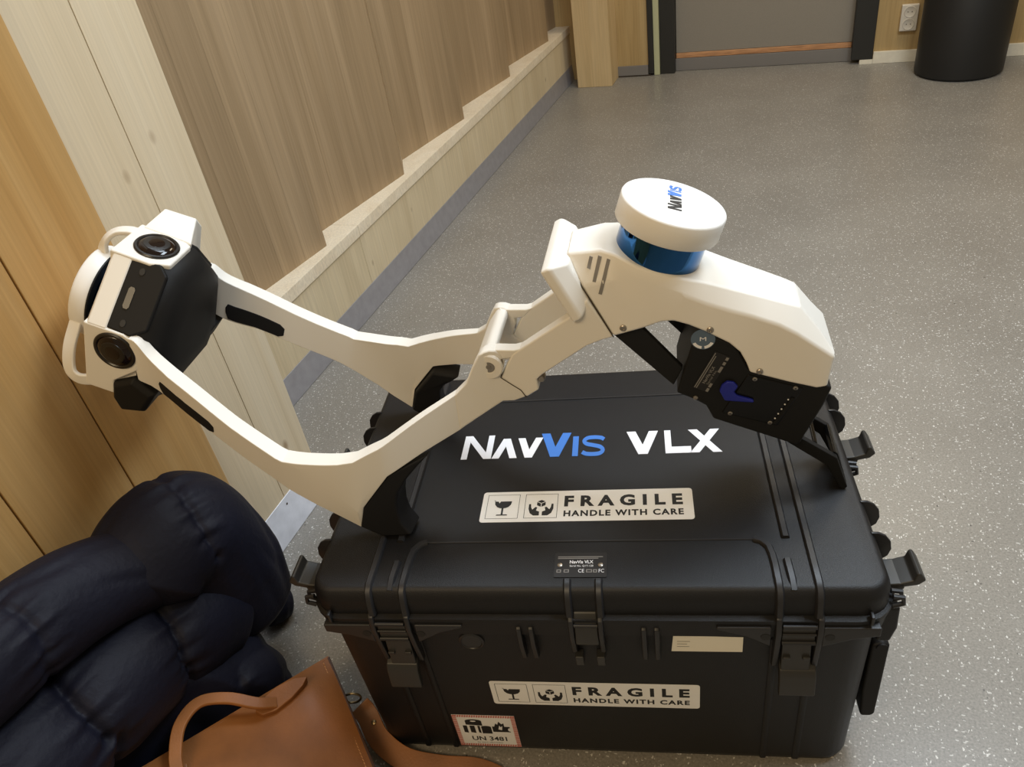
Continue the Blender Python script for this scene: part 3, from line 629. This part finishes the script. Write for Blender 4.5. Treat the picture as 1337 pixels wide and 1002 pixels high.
bm = B(); loft(bm, [[(t[0], -t[2], t[1]), (f[0], -f[2], f[1]), (b[0], -b[2], b[1]), (b[0], b[2], b[1]), (f[0], f[2], f[1]), (t[0], t[2], t[1])] for t, f, b in ST])
SH = mk('sensor_housing', bm, 'shell_white', DEV, bevel=.004, seg=3, angle=22)
# neck and screen carrier
bm = B(); t0 = ST[0]
d_ = Vector((.035, 0, -.076)).normalized(); n_ = Vector((.908, 0, .418)); p0 = Vector((-.1665, 0, .3975))
def PL(a, v, t): return p0 + d_ * a + Vector((0, v, 0)) + n_ * t
sec0 = [PL(.012, .030, .036), PL(.020, .052, .032), PL(.072, .056, .034), PL(.072, -.056, .034), PL(.020, -.052, .032), PL(.012, -.030, .036)]
sec1 = [(-.1375, .033, .4015), (-.1185, .056, .364), (-.092, .060, .312), (-.092, -.060, .312), (-.1185, -.056, .364), (-.1375, -.033, .4015)]
loft(bm, [[tuple(Vector(p) - n_ * .012) for p in sec0], sec1]); mk('screen_neck', bm, 'shell_white', DEV, bevel=.002)
bm = B(); loft(bm, [[PL(a, v, t) for a, v in ((e, -w), (L_ - e, -w), (L_ - e, w), (e, w))] for e, w, t, L_ in ((0, .0745, 0, .0835), (0, .0745, .014, .0835), (.013, .056, .031, .083))])
scp = mk('screen_panel', bm, 'shell_white', DEV, bevel=.004, seg=3)
bm = B(); prism(bm, [PL(a, v, -.0008) for a, v in ((.006, -.067), (.078, -.067), (.078, .067), (.006, .067))], [PL(a, v, .002) for a, v in ((.006, -.067), (.078, -.067), (.078, .067), (.006, .067))]); mk('touch_screen', bm, 'gloss_black', scp)
# vent slots and screws on both sides of the housing
def facet_w(u, z):
    best = (9, .05)
    for A1, A2 in zip(ST, ST[1:5]):
        for r0, r1 in ((0, 1), (1, 2)):
            for i in range(13):
                for j in range(13):
                    a, b = i / 12, j / 12
                    P = [(A1[r0][k] * (1 - a) + A2[r0][k] * a) * (1 - b) + (A1[r1][k] * (1 - a) + A2[r1][k] * a) * b for k in range(3)]
                    d = (P[0] - u) ** 2 + (P[1] - z) ** 2
                    if d < best[0]: best = (d, P[2])
    return best[1]
def sidev(z, u): return .0
for s in (-1, 1):
    for (a, b) in (((-.1045, .3995), (-.1085, .386)), ((-.0935, .4005), (-.1020, .371)), ((-.0825, .3975), (-.0955, .3545))):
        # the slot lies on the upper side facet
        def pt(u, z, h=0):
            w = facet_w(u, z)
            return Vector((u, s * (w + h), z))
        A_, B_ = Vector((a[0], a[1])), Vector((b[0], b[1])); dd = (B_ - A_).normalized(); nn = Vector((-dd.y, dd.x)) * .0022
        poly = [A_ + nn, A_ - nn, B_ - nn, B_ + nn]
        bm = B(); loft(bm, [[pt(q.x, q.y, .0008), pt(q.x, q.y, -.004), pt(r.x, r.y, -.004), pt(r.x, r.y, .0008)] for q, r in [(A_ + (B_ - A_) * t + nn, A_ + (B_ - A_) * t - nn) for t in (0, .25, .5, .75, 1)]]); mk('vent_slot', bm, 'print_grey', SH)
    for u, z, r in ((-.069, .306, .0045), (.040, .299, .0045), (.103, .2325, .0042)):
        bm = B(); lathe(bm, (u, s * .0625, z), (0, s, 0), [(r, 0), (r, .0022), (r * .8, .003), (r * .45, .003), (r * .4, .0016)], 16); mk('screw', bm, 'screw_steel', SH)
    t_, f_, b_ = ST[0]
    bm = B(); sweep(bm, [(t_[0] + .003, s * (t_[2] + .003), t_[1] - .006), ((t_[0] + f_[0]) / 2, s * ((t_[2] + f_[2]) / 2 + .0004), (t_[1] + f_[1]) / 2), (f_[0], s * (f_[2] + .0004), f_[1]), (b_[0], s * (b_[2] + .0006), b_[1])], circ(.0008, 6), (0, s, 0)); mk('joint_gap', bm, 'joint_dark', SH)
# lower lidar with its white cap
pb = Vector((-.026, 0, .3745)); pa_ = Vector((.32, 0, .947)).normalized()
bm = B(); lathe(bm, pb, pa_, [(.0585, -.004), (.0585, .0025), (.0575, .004), (.054, .0045)], 48); mk('lidar_ring', bm, 'metal_ring', DEV)
bm = B(); lathe(bm, pb, pa_, [(.0555, .003), (.0560, .006), (.0560, .048)], 64); mk('lidar', bm, 'lidar_blue', DEV)
bm = B(); lathe(bm, pb, pa_, [(.050, .0445), (.0655, .0445), (.0670, .046), (.0670, .0735), (.0660, .0758), (.0635, .0766), (.0605, .0768)], 64); lc = mk('lidar_cap', bm, 'cap_white', DEV, sharp=50)
e_y = Vector((0, 1, 0)); e_x = e_y.cross(pa_).normalized()
capfr = Fr(pb + pa_ * .0769, e_y, -e_x)
logo(capfr, -.0245, -.009, .295, .0001, 'cap_lettering', lc, ('print_black', 'print_blue'), .0002, 1.35)
# lower black electronics and battery module
q = [(-.003, .194), (.0165, .270), (.030, .292), (.070, .272), (.090, .232), (.190, .203), (.196, .199), (.188, .170), (.163, .103), (.157, .100), (.046, .148), (.036, .171), (.022, .181)]
bm = B(); prism(bm, [(u, -.057, z) for u, z in q], [(u, .057, z) for u, z in q]); BM = mk('battery_module', bm, 'soft_black', DEV, bevel=.005, seg=3)
q = [(.089, .224), (.160, .200), (.131, .136), (.057, .160)]
for s in (-1, 1):
    bm = B(); prism(bm, [(u, s * .0585, z) for u, z in q], [(u, s * .0555, z) for u, z in q]); mk('battery_door', bm, 'gloss_black', BM, bevel=.0015)
    for u, z in ((.098, .2165), (.150, .2005), (.068, .159), (.121, .142), (.022, .1865)):
        bm = B(); lathe(bm, (u, s * .0565, z), (0, s, 0), [(.0033, 0), (.0033, .0024), (.0025, .0029), (.0012, .0029), (.001, .002)], 12); mk('screw', bm, 'screw_steel', BM)
for k in range(5):
    t = k / 4; bm = B(); lathe(bm, (.142 - .015 * t, -.058, .182 - .032 * t), (0, -1, 0), [(.0011, 0), (.0011, .0012)], 8); mk('charge_light', bm, 'led_white', BM)
bm = B(); sd = Fr((0, -.0572, 0), (1, 0, 0), (0, 0, 1))
slab(bm, sd, [(.146, .186), (.150, .1845), (.128, .140), (.124, .1415)], .001, .0026); mk('light_bar', bm, 'head_black', BM)
bm = B(); slab(bm, sd, [(.053, .200), (.056, .210), (.063, .216), (.072, .214), (.077, .207), (.072, .198), (.076, .192), (.098, .184), (.098, .180), (.060, .184)], .0002, .006); mk('release_clip', bm, 'clip_blue', BM, bevel=.002)
lab = Fr((.0185, -.0573, .2045), Vector((.028, 0, .057)).normalized(), Vector((-.057, 0, .028)).normalized())
bm = B(); slab(bm, lab, [(0, 0), (.064, 0), (.064, -.022), (0, -.022)], .0001, .0004); lbp = mk('type_label', bm, 'id_plate_black', BM, smooth=False)
bm = B(); text(bm, lab, 'NavVis VLX', .012, -.0118, .030, .0044, .0007, .02); text(bm, lab, 'Serial No.', .012, -.0165, .026, .0030, .0007)
mk('label_lettering', bm, 'print_grey', lbp, smooth=False)
bm = B()
for k, l in enumerate((.062, .058)): flat(bm, lab, [(.001, -.0025 - k * .0026), (l, -.0025 - k * .0026), (l, -.0012 - k * .0026), (.001, -.0012 - k * .0026)], .0007)
for a, w in ((.001, .006), (.009, .007), (.036, .010), (.049, .005), (.057, .005)): flat(bm, lab, [(a, -.0212), (a + w, -.0212), (a + w, -.0175), (a, -.0175)], .0007)
mk('label_print', bm, 'print_grey', lbp, smooth=False)
bm = B(); c_ = (.0315, .281)
flat(bm, sd, cpoly(*c_, .0155, 28), .0003); rs = mk('round_sticker', bm, 'label_blue_grey', BM, smooth=False); rs['label'] = 'round blue grey inspection sticker'
bm = B()
for a0, a1 in ((205, 262), (278, 335)):
    arc = [radians(a0 + (a1 - a0) * i / 6) for i in range(7)]
    flat(bm, sd, [(c_[0] + .0145 * cos(t), c_[1] + .0145 * sin(t)) for t in arc] + [(c_[0] + .0105 * cos(t), c_[1] + .0105 * sin(t)) for t in arc[::-1]], .0006)
text(bm, sd, 'M', c_[0] - .004, c_[1] - .0025, .008, .006, .0006)
mk('sticker_print', bm, 'print_white', rs, smooth=False)
# two struts from the front arms back to the module
for s in (-1, 1):
    bm = B(); q = [(-.083, .288), (-.047, .300), (.006, .232), (-.007, .203)] if s < 0 else [(-.055, .295), (-.025, .305), (.030, .252), (.012, .217)]
    prism(bm, [(u, s * .052, z) for u, z in q], [(u, s * .042, z) for u, z in q]); mk('strut', bm, 'soft_black', DEV, bevel=.002)
# tail bracket that the scanner stands on
for s in (-1, 1):
    bm = B(); q = [(.140, .112), (.160, .104), (.211, .066), (.219, .060), (.238, .004), (.234, .0005), (.228, .002), (.206, .046), (.150, .090)]
    prism(bm, [(u, s * .040, z) for u, z in q], [(u, s * .030, z) for u, z in q]); mk('bracket_side', bm, 'soft_black', DEV, bevel=.0015)
for q in ([(.215, .066), (.221, .061), (.238, .006), (.234, .001), (.230, .004), (.211, .060)], [(.150, .104), (.160, .104), (.168, .097), (.158, .094)], [(.186, .086), (.192, .0815), (.190, .0785), (.184, .083)]):
    bm = B(); prism(bm, [(u, -.031, z) for u, z in q], [(u, .031, z) for u, z in q]); mk('bracket_cross_piece', bm, 'gloss_black', DEV, bevel=.001, seg=1)

# head with the four cameras and the upper lidar; a runs along the lidar axis, f to the top camera, v across
hc = Vector((-.785, 0, .325)); ha = Vector((-.9, 0, .436)).normalized(); hf = Vector((.436, 0, .9)).normalized(); hv = Vector((0, 1, 0))
def HP(a, f, v): return hc + ha * a + hf * f + hv * v
def octo(a, k=1.0, fw=.040, ff=.115, sv=.110, sf=.034):
    return [HP(a, f * k, v * k) for v, f in ((-fw, ff), (fw, ff), (sv, sf), (sv, -.078), (.074, -ff), (-.074, -ff), (-sv, -.078), (-sv, sf))]
bm = B(); loft(bm, [octo(.044, .94), octo(.040), octo(.014), octo(.012, .97), octo(-.030, .95)])
mk('head_shell', bm, 'shell_white', DEV, bevel=.003, seg=3)
# camera housings on four sides
def housing(fr3, halfw, name, lo=None):
    """fr3(a, w, d): along the axis, across, outwards"""
    bm = B(); ring0 = [(.046, -halfw), (.046, halfw), (-.012, halfw), (-.036, halfw * .72), (-.036, -halfw * .72), (-.012, -halfw)]
    if lo: ring0 = [(.046, lo), (.046, .034), (-.012, .034), (-.034, .024), (-.034, -.024), (.002, -.060), (.002, lo)]
    loft(bm, [[fr3(a, w, -.025) for a, w in ring0], [fr3(a, w, .001) for a, w in ring0]])
    h_ = mk(name, bm, 'shell_white', DEV, bevel=.003, seg=3)
    o = fr3(0, 0, .0); ax = (fr3(0, 0, 1) - fr3(0, 0, 0)).normalized()
    bm = B(); lathe(bm, o, ax, [(.0305, -.004), (.0310, .0025), (.0295, .0042), (.0265, .0044), (.0250, .0028)], 40); bz = mk('lens_ring', bm, 'lens_barrel', h_)
    bm = B(); lathe(bm, o, ax, [(.0252, .0028), (.0230, .0048), (.0185, .0066), (.0130, .0078), (.0070, .0084), (.0015, .0086)], 40); mk('lens', bm, 'lens_glass', h_)
    bm = B(); lathe(bm, o, ax, [(.0180, .0066), (.0176, .0076), (.0150, .0080)], 32); mk('inner_ring', bm, 'lens_barrel', h_)
    return h_
housing(lambda a, w, d: HP(a, .115 + d, w), .042, 'camera_housing')
housing(lambda a, w, d: HP(a, w, -.110 - d), .036, 'camera_housing', -.086)
housing(lambda a, w, d: HP(a, w, .110 + d), .036, 'camera_housing', -.086)
housing(lambda a, w, d: HP(a, -.115 - d, w), .042, 'camera_housing')
# raised ear beyond the top camera
bm = B(); loft(bm, [[HP(a, f, .033) for a, f in ((.040, .1165), (-.0345, .1165), (-.034, .09), (.040, .09))], [HP(a, f, .082) for a, f in ((.033, .128), (-.018, .131), (-.018, .075), (.033, .075))], [HP(a, f, .094) for a, f in ((.030, .118), (-.022, .112), (-.022, .06), (.030, .06))]])
mk('head_ear', bm, 'shell_white', DEV, bevel=.003, seg=3)
# black modules set into the diagonal faces
for sv_, sf_ in ((-1, 1), (1, 1)):
    P0 = (sv_ * .040, sf_ * .115); P1 = (sv_ * .110, sf_ * .034)
    def dg(t, a, out):
        v = P0[0] + (P1[0] - P0[0]) * t; f = P0[1] + (P1[1] - P0[1]) * t
        nv, nf = sv_ * .757, sf_ * .654
        return HP(a, f + nf * out, v + nv * out)
    bm = B(); r1 = [(.02, .015), (.98, .015), (1.0, -.020), (.86, -.040), (.10, -.040), (-.03, -.026)]
    loft(bm, [[dg(t, a, -.012) for t, a in r1], [dg(t, a, -.0005) for t, a in r1]]); dm = mk('diagonal_module', bm, 'head_black', DEV, bevel=.003)
    sl = [(.37, .0010), (.40, .003), (.64, .003), (.67, .0010), (.67, -.004), (.64, -.006), (.40, -.006), (.37, -.004)]
    bm = B(); prism(bm, [dg(t, a, .0008) for t, a in sl], [dg(t, a, -.003) for t, a in sl]); mk('status_window', bm, 'display_grey', dm)
    for tt in (.14, .86):
        hh = [(tt + .05 * cos(k * pi / 5), -.006 + .004 * sin(k * pi / 5)) for k in range(10)]
        bm = B(); prism(bm, [dg(t, a, .0006) for t, a in hh], [dg(t, a, -.002) for t, a in hh]); mk('mounting_hole', bm, 'print_black', dm)
for s in (-1, 1):       # angular black modules at the rear corners
    hx_ = [(-.028, -.040), (.003, -.062), (.003, -.090), (-.010, -.112), (-.046, -.100), (-.062, -.058)]
    cxx = sum(p[0] for p in hx_) / 6; cff = sum(p[1] for p in hx_) / 6
    bm = B(); loft(bm, [[HP(a, f, s * .060) for a, f in hx_], [HP(a, f, s * .112) for a, f in hx_], [HP(cxx + (a - cxx) * .8, cff + (f - cff) * .8, s * .1185) for a, f in hx_]]); mk('rear_module', bm, 'head_black', DEV, bevel=.002)
# domed black underside of the head
bm = B(); loft(bm, [octo(-.028, .955), octo(-.040, .94), octo(-.052, .86), octo(-.060, .72), octo(-.064, .45)]); mk('head_underside', bm, 'head_black', DEV, sharp=50)
# upper lidar, cap and the guard bars that carry the cap
bm = B(); lathe(bm, HP(.040, 0, 0), ha, [(.064, 0), (.064, .008), (.062, .009)], 48); mk('lidar_ring', bm, 'soft_black', DEV)
bm = B(); lathe(bm, HP(.046, 0, 0), ha, [(.0555, 0), (.0555, .034)], 56); mk('lidar', bm, 'lidar_blue', DEV)
bm = B(); lathe(bm, HP(.0675, 0, 0), ha, [(.060, 0), (.0705, 0), (.0712, .002)], 56); mk('cap_gasket', bm, 'soft_black', DEV)
bm = B(); lathe(bm, HP(.0695, 0, 0), ha, [(.062, 0), (.0695, 0), (.071, .002), (.071, .022), (.069, .0255), (.065, .027)], 64); mk('lidar_cap', bm, 'cap_white', DEV, sharp=50)
bs = [(-.009, -.0035), (.009, -.0035), (.009, .0035), (-.009, .0035)]
def bar(pts, up): bm = B(); sweep(bm, catmull(pts, 5), bs, up); mk('guard_bar', bm, 'shell_white', DEV, bevel=.002)
bar([HP(.086, .062, .006), HP(.083, .088, .010), HP(.071, .1045, .016), HP(.052, .112, .020), HP(.036, .112, .022)], hf)
for s in (-1, 1):
    bar([HP(.084, -.012, s * .068), HP(.082, -.045, s * .090), HP(.074, -.073, s * .104), HP(.058, -.082, s * .108), HP(.036, -.078, s * .104)], hv * s)

# ------------------------------------------------------------------ down jacket thrown against the wall
# frame of the satchel's face: corner, along its top edge, down its face, outwards
C0 = Vector((-.747, .638, .115)); e1 = Vector((-.506, -.849, .151)).normalized(); e2 = Vector((.835, -.526, -.16)); e2 = (e2 - e1 * e2.dot(e1)).normalized(); en = e2.cross(e1).normalized()
if en.z < 0: en = -en
def under_bag(p):
    """the jacket gives way under the satchel that lies on it"""
    q = p - C0; x, y, h = q.dot(e1), q.dot(e2), q.dot(en)
    if -.03 < x < .48 and -.06 < y < .36:
        lim = -.092 if y > -.006 else -.092 + (-.006 - y) * 3.0
        if h > lim: p = p + en * (lim - h)
    return p
JK = empty('down_jacket', (-.93, .5, 0)); tag(JK, 'dark navy quilted down jacket heaped against the golden boards', 'jacket')
def puff(bm, pts, rad, seams, seed, depth=.22, flatten=1.0, ns=72, n=60, folds=1.0, pressed=False):
    """a quilted roll: a tube with narrow stitched grooves, gathers running into them and long soft creases"""
    rnd = random.Random(seed); path = catmull(pts, n); N = len(path); ph = [rnd.uniform(0, 6.3) for _ in range(12)]
    cr = [(rnd.uniform(0, 6.28), rnd.uniform(.1, .9), rnd.uniform(.07, .16), rnd.uniform(-2.4, 2.4), rnd.uniform(.02, .045)) for _ in range(int(9 * folds))]
    rings = []
    for i, p in enumerate(path):
        t = i / (N - 1); T = (path[min(i + 1, N - 1)] - path[max(i - 1, 0)]).normalized()
        S = T.cross(Vector((0, 0, 1))).normalized(); U = S.cross(T)
        r = interp([(k / (len(rad) - 1), v) for k, v in enumerate(rad)], t)
        e = min(t, 1 - t); r *= min(1, (e / .10 + .02)) ** .45 if e < .10 else 1
        ring = []
        for k in range(ns):
            a = 2 * pi * k / ns
            dmin = min([abs(t - (c + .020 * sin(a * 1.5 + ph[6] + c * 9))) for c in seams] or [1])
            w = 1 - depth * (.62 * math.exp(-(dmin / .011) ** 2) + .38 * math.exp(-(dmin / .045) ** 2))
            g = math.exp(-(dmin / .055) ** 2)
            w += .030 * g * sin(17 * a + ph[2] + 2 * sin(11 * t + ph[3])) + .016 * g * sin(29 * a + ph[4])
            w += .022 * sin(2 * a + ph[0] + 4 * t) + .014 * sin(4 * a + ph[1] - 6 * t)
            for a0, t0, wd, sk, am in cr:       # creases: short valleys slanting along the roll
                da = (a - a0 - sk * (t - t0) + pi) % (2 * pi) - pi
                w -= am * math.exp(-(da / .10) ** 2) * math.exp(-((t - t0) / wd) ** 2) - am * .5 * math.exp(-((da - .2) / .16) ** 2) * math.exp(-((t - t0) / wd) ** 2)
            pv = p + S * cos(a) * r * w + U * sin(a) * r * w * flatten
            pv = (under_bag(pv) if pressed else pv) - Vector((-.93, .5, 0))
            pv.z = max(pv.z, .001); pv.x = max(pv.x, -1.066 + .93)
            ring.append(pv)
        rings.append(ring)
    loft(bm, rings)
def roll(name, specs):
    bm = B()
    for a in specs: puff(bm, *a)
    o = mk(name, bm, 'down_nylon', JK, sharp=180)
    r = o.modifiers.new('remesh', 'REMESH'); r.mode = 'VOXEL'; r.voxel_size = .0036; r.use_smooth_shade = True
    s = o.modifiers.new('smooth', 'SMOOTH'); s.factor = .5; s.iterations = 2
    return o
roll('hood', [([(-.962, .515, .36), (-.962, .585, .397), (-.958, .65, .380), (-.955, .68, .26), (-.955, .69, .09)], [.085, .100, .107, .106, .088], (.40,), 11, .10, 1.0, 72, 60, 1.6),
              ([(-.985, .735, .05), (-.972, .77, .032), (-.955, .79, .018)], [.035, .04, .026], (), 5)])
roll('sleeve', [([(-.988, .12, .505), (-.985, .33, .475), (-.978, .46, .447), (-.955, .56, .400), (-.92, .65, .330)], [.078, .078, .076, .068, .040], (.28,), 2, .10, 1.0, 72, 60, 1.8)])
roll('collar_roll', [([(-.972, .04, .345), (-.974, .18, .327), (-.974, .33, .303), (-.968, .47, .276), (-.955, .58, .238), (-.945, .675, .165)], [.108, .108, .105, .104, .098, .078], (.20, .42, .64), 3, .20, 1.0, 72, 60, .8)])
roll('jacket_body', [([(-.95, .10, .15), (-.95, .30, .15), (-.95, .50, .13), (-.94, .66, .07)], [.11, .11, .10, .07], (.5,), 4, .10, 1.0, 72, 60, 1.0, True),
                     ([(-.905, .10, .175), (-.915, .28, .155), (-.918, .42, .130), (-.905, .54, .095), (-.880, .645, .045)], [.085, .082, .080, .078, .052], (.30, .52, .74), 6, .20, 1.0, 72, 60, 2.2, True),
                     ([(-.93, .36, .05), (-.90, .52, .045), (-.865, .635, .03)], [.07, .07, .045], (.35, .7), 7, .20, 1.0, 72, 60, 1.0, True)])

# ------------------------------------------------------------------ leather satchel
BAG = bpy.data.objects.new('leather_satchel', None); COL.objects.link(BAG)
bmx = Matrix((e1, e2, en)).transposed().to_4x4(); bmx.translation = C0; BAG.matrix_world = bmx
tag(BAG, 'tan brown leather satchel lying in front of the black case', 'bag')
def soft(x, y):      # gentle sag of the leather
    return .010 * sin(x * 9 + 1.2) * sin(y * 11 + .5) + .006 * sin(x * 23 + y * 17)
def sheet(x0, x1, y0, y1, z, th, nx=26, ny=20, skew=0, bulge=.012):
    bm = B(); g = {}
    for i in range(nx + 1):
        for j in range(ny + 1):
            u, v = i / nx, j / ny; x = x0 + (x1 - x0) * u + skew * v; y = y0 + (y1 - y0) * v
            h = z + soft(x, y) * min(1, 6 * min(u, 1 - u)) * min(1, 6 * min(v, 1 - v)) + bulge * (1 - (2 * u - 1) ** 4) * (1 - (2 * v - 1) ** 4)
            g[i, j, 0] = bm.verts.new((x, y, h)); g[i, j, 1] = bm.verts.new((x, y, h - th))
    for i in range(nx):
        for j in range(ny):
            bm.faces.new((g[i, j, 0], g[i + 1, j, 0], g[i + 1, j + 1, 0], g[i, j + 1, 0])); bm.faces.new((g[i, j, 1], g[i, j + 1, 1], g[i + 1, j + 1, 1], g[i + 1, j, 1]))
    for i in range(nx):
        for j in (0, ny): bm.faces.new((g[i, j, 0], g[i, j, 1], g[i + 1, j, 1], g[i + 1, j, 0]))
    for j in range(ny):
        for i in (0, nx): bm.faces.new((g[i, j, 0], g[i, j + 1, 0], g[i, j + 1, 1], g[i, j, 1]))
    return bm
mk('front_panel', sheet(0, .36, 0, .30, 0, .004, skew=.055), 'leather', BAG, sharp=60)
mk('back_panel', sheet(.004, .356, .004, .30, -.065, .004, skew=.055, bulge=-.004), 'leather', BAG, sharp=60)
bm = B(); prism(bm, [(-.002, .002, -.064), (.004, .002, -.064), (.004, .002, .0005), (-.002, .002, .0005)], [(.0515, .296, -.064), (.0575, .296, -.064), (.0575, .296, .0005), (.0515, .296, .0005)]); mk('side_gusset', bm, 'leather_edge', BAG, bevel=.0015)
bm = B(); box(bm, .006, .354, .0025, .007, -.064, .001); mk('top_gusset', bm, 'leather', BAG, bevel=.002)
bm = B(); prism(bm, [(.352, .004, -.064), (.357, .004, -.064), (.357, .004, .0005), (.352, .004, .0005)], [(.406, .296, -.064), (.411, .296, -.064), (.411, .296, .0005), (.406, .296, .0005)]); mk('side_gusset', bm, 'leather_edge', BAG, bevel=.0015)
bm = B(); box(bm, .060, .410, .293, .298, -.064, .001); mk('bottom_gusset', bm, 'leather', BAG, bevel=.002)
# carrying handle over the top edge, on stitched tabs
hp_ = catmull([(.118, .040, .020), (.146, .028, .032), (.182, -.005, .040), (.222, -.024, .042), (.260, -.006, .040), (.284, .034, .034), (.292, .062, .022)], 8)
bm = B(); sweep(bm, hp_, [(-.0090, -.0042), (.0090, -.0042), (.0105, 0), (.0090, .0042), (-.0090, .0042), (-.0105, 0)], (0, 0, 1)); mk('handle', bm, 'leather', BAG, bevel=.0012)
for mirror in (0, 1):
    leaf = [(.056, .033), (.074, .021), (.105, .015), (.140, .019), (.152, .030), (.146, .044), (.125, .052), (.095, .050), (.070, .043)]
    if mirror: leaf = [(.41 - x + .015, y + .018) for x, y in leaf]
    bm = B(); prism(bm, [(x, y, .004) for x, y in leaf], [(x, y, .0185 + soft(x, y)) for x, y in leaf]); tb = mk('handle_tab', bm, 'leather', BAG, bevel=.002)
    rx = (.135, .034) if not mirror else (.290, .052)
    bm = B(); lathe(bm, (*rx, .018 + soft(*rx)), (0, 0, 1), [(.004, 0), (.004, .003), (.002, .004)], 12); mk('rivet', bm, 'brass', tb)
bm = B()
for k in range(44):
    y = .010 + k * .006; x = .012 + .055 * y / .30
    h = soft(x, y) * min(1, 6 * (x / .4)) + .012 * (1 - (2 * .03 - 1) ** 4)
    box(bm, x, x + .0012, y, y + .0042, .0005, .0035)
mk('seam_stitching', bm, 'stitching', BAG, smooth=False)['kind'] = 'stuff'
# shoulder strap with its metal loop, trailing along the foot of the case
st = [(-.672, .590, .060), (-.655, .583, .045), (-.622, .556, .030), (-.568, .540, .017), (-.503, .546, .010), (-.44, .558, .007), (-.385, .550, .005), (-.34, .525, .004), (-.31, .48, .004), (-.315, .42, .004), (-.36, .365, .004), (-.43, .335, .005), (-.50, .325, .010), (-.56, .325, .020)]
inv = bmx.inverted(); pth = [inv @ Vector(p) for p in catmull(st, 8)]
bm = B(); upv = inv.to_3x3() @ Vector((.15, -.35, 1)); sweep(bm, pth, [(-.019, -.0017), (.019, -.0017), (.019, .0017), (-.019, .0017)], upv); sp = mk('shoulder_strap', bm, 'leather', BAG, bevel=.001, seg=1)
bm = B(); lathe(bm, inv @ Vector((-.640, .576, .0415)), inv.to_3x3() @ Vector((.1, -.25, 1)), [(.0045, -.002), (.0045, .002), (.002, .0032)], 12); mk('rivet', bm, 'brass', sp)
ring = [inv @ (Vector((-.688, .597, .066)) + Vector((.014 * cos(t), .006 * cos(t), .014 * sin(t)))) for t in [2 * pi * k / 20 for k in range(21)]]
bm = B(); sweep(bm, ring, circ(.0022, 8), inv.to_3x3() @ Vector((.3, .9, .1))); mk('strap_loop', bm, 'brass', BAG)
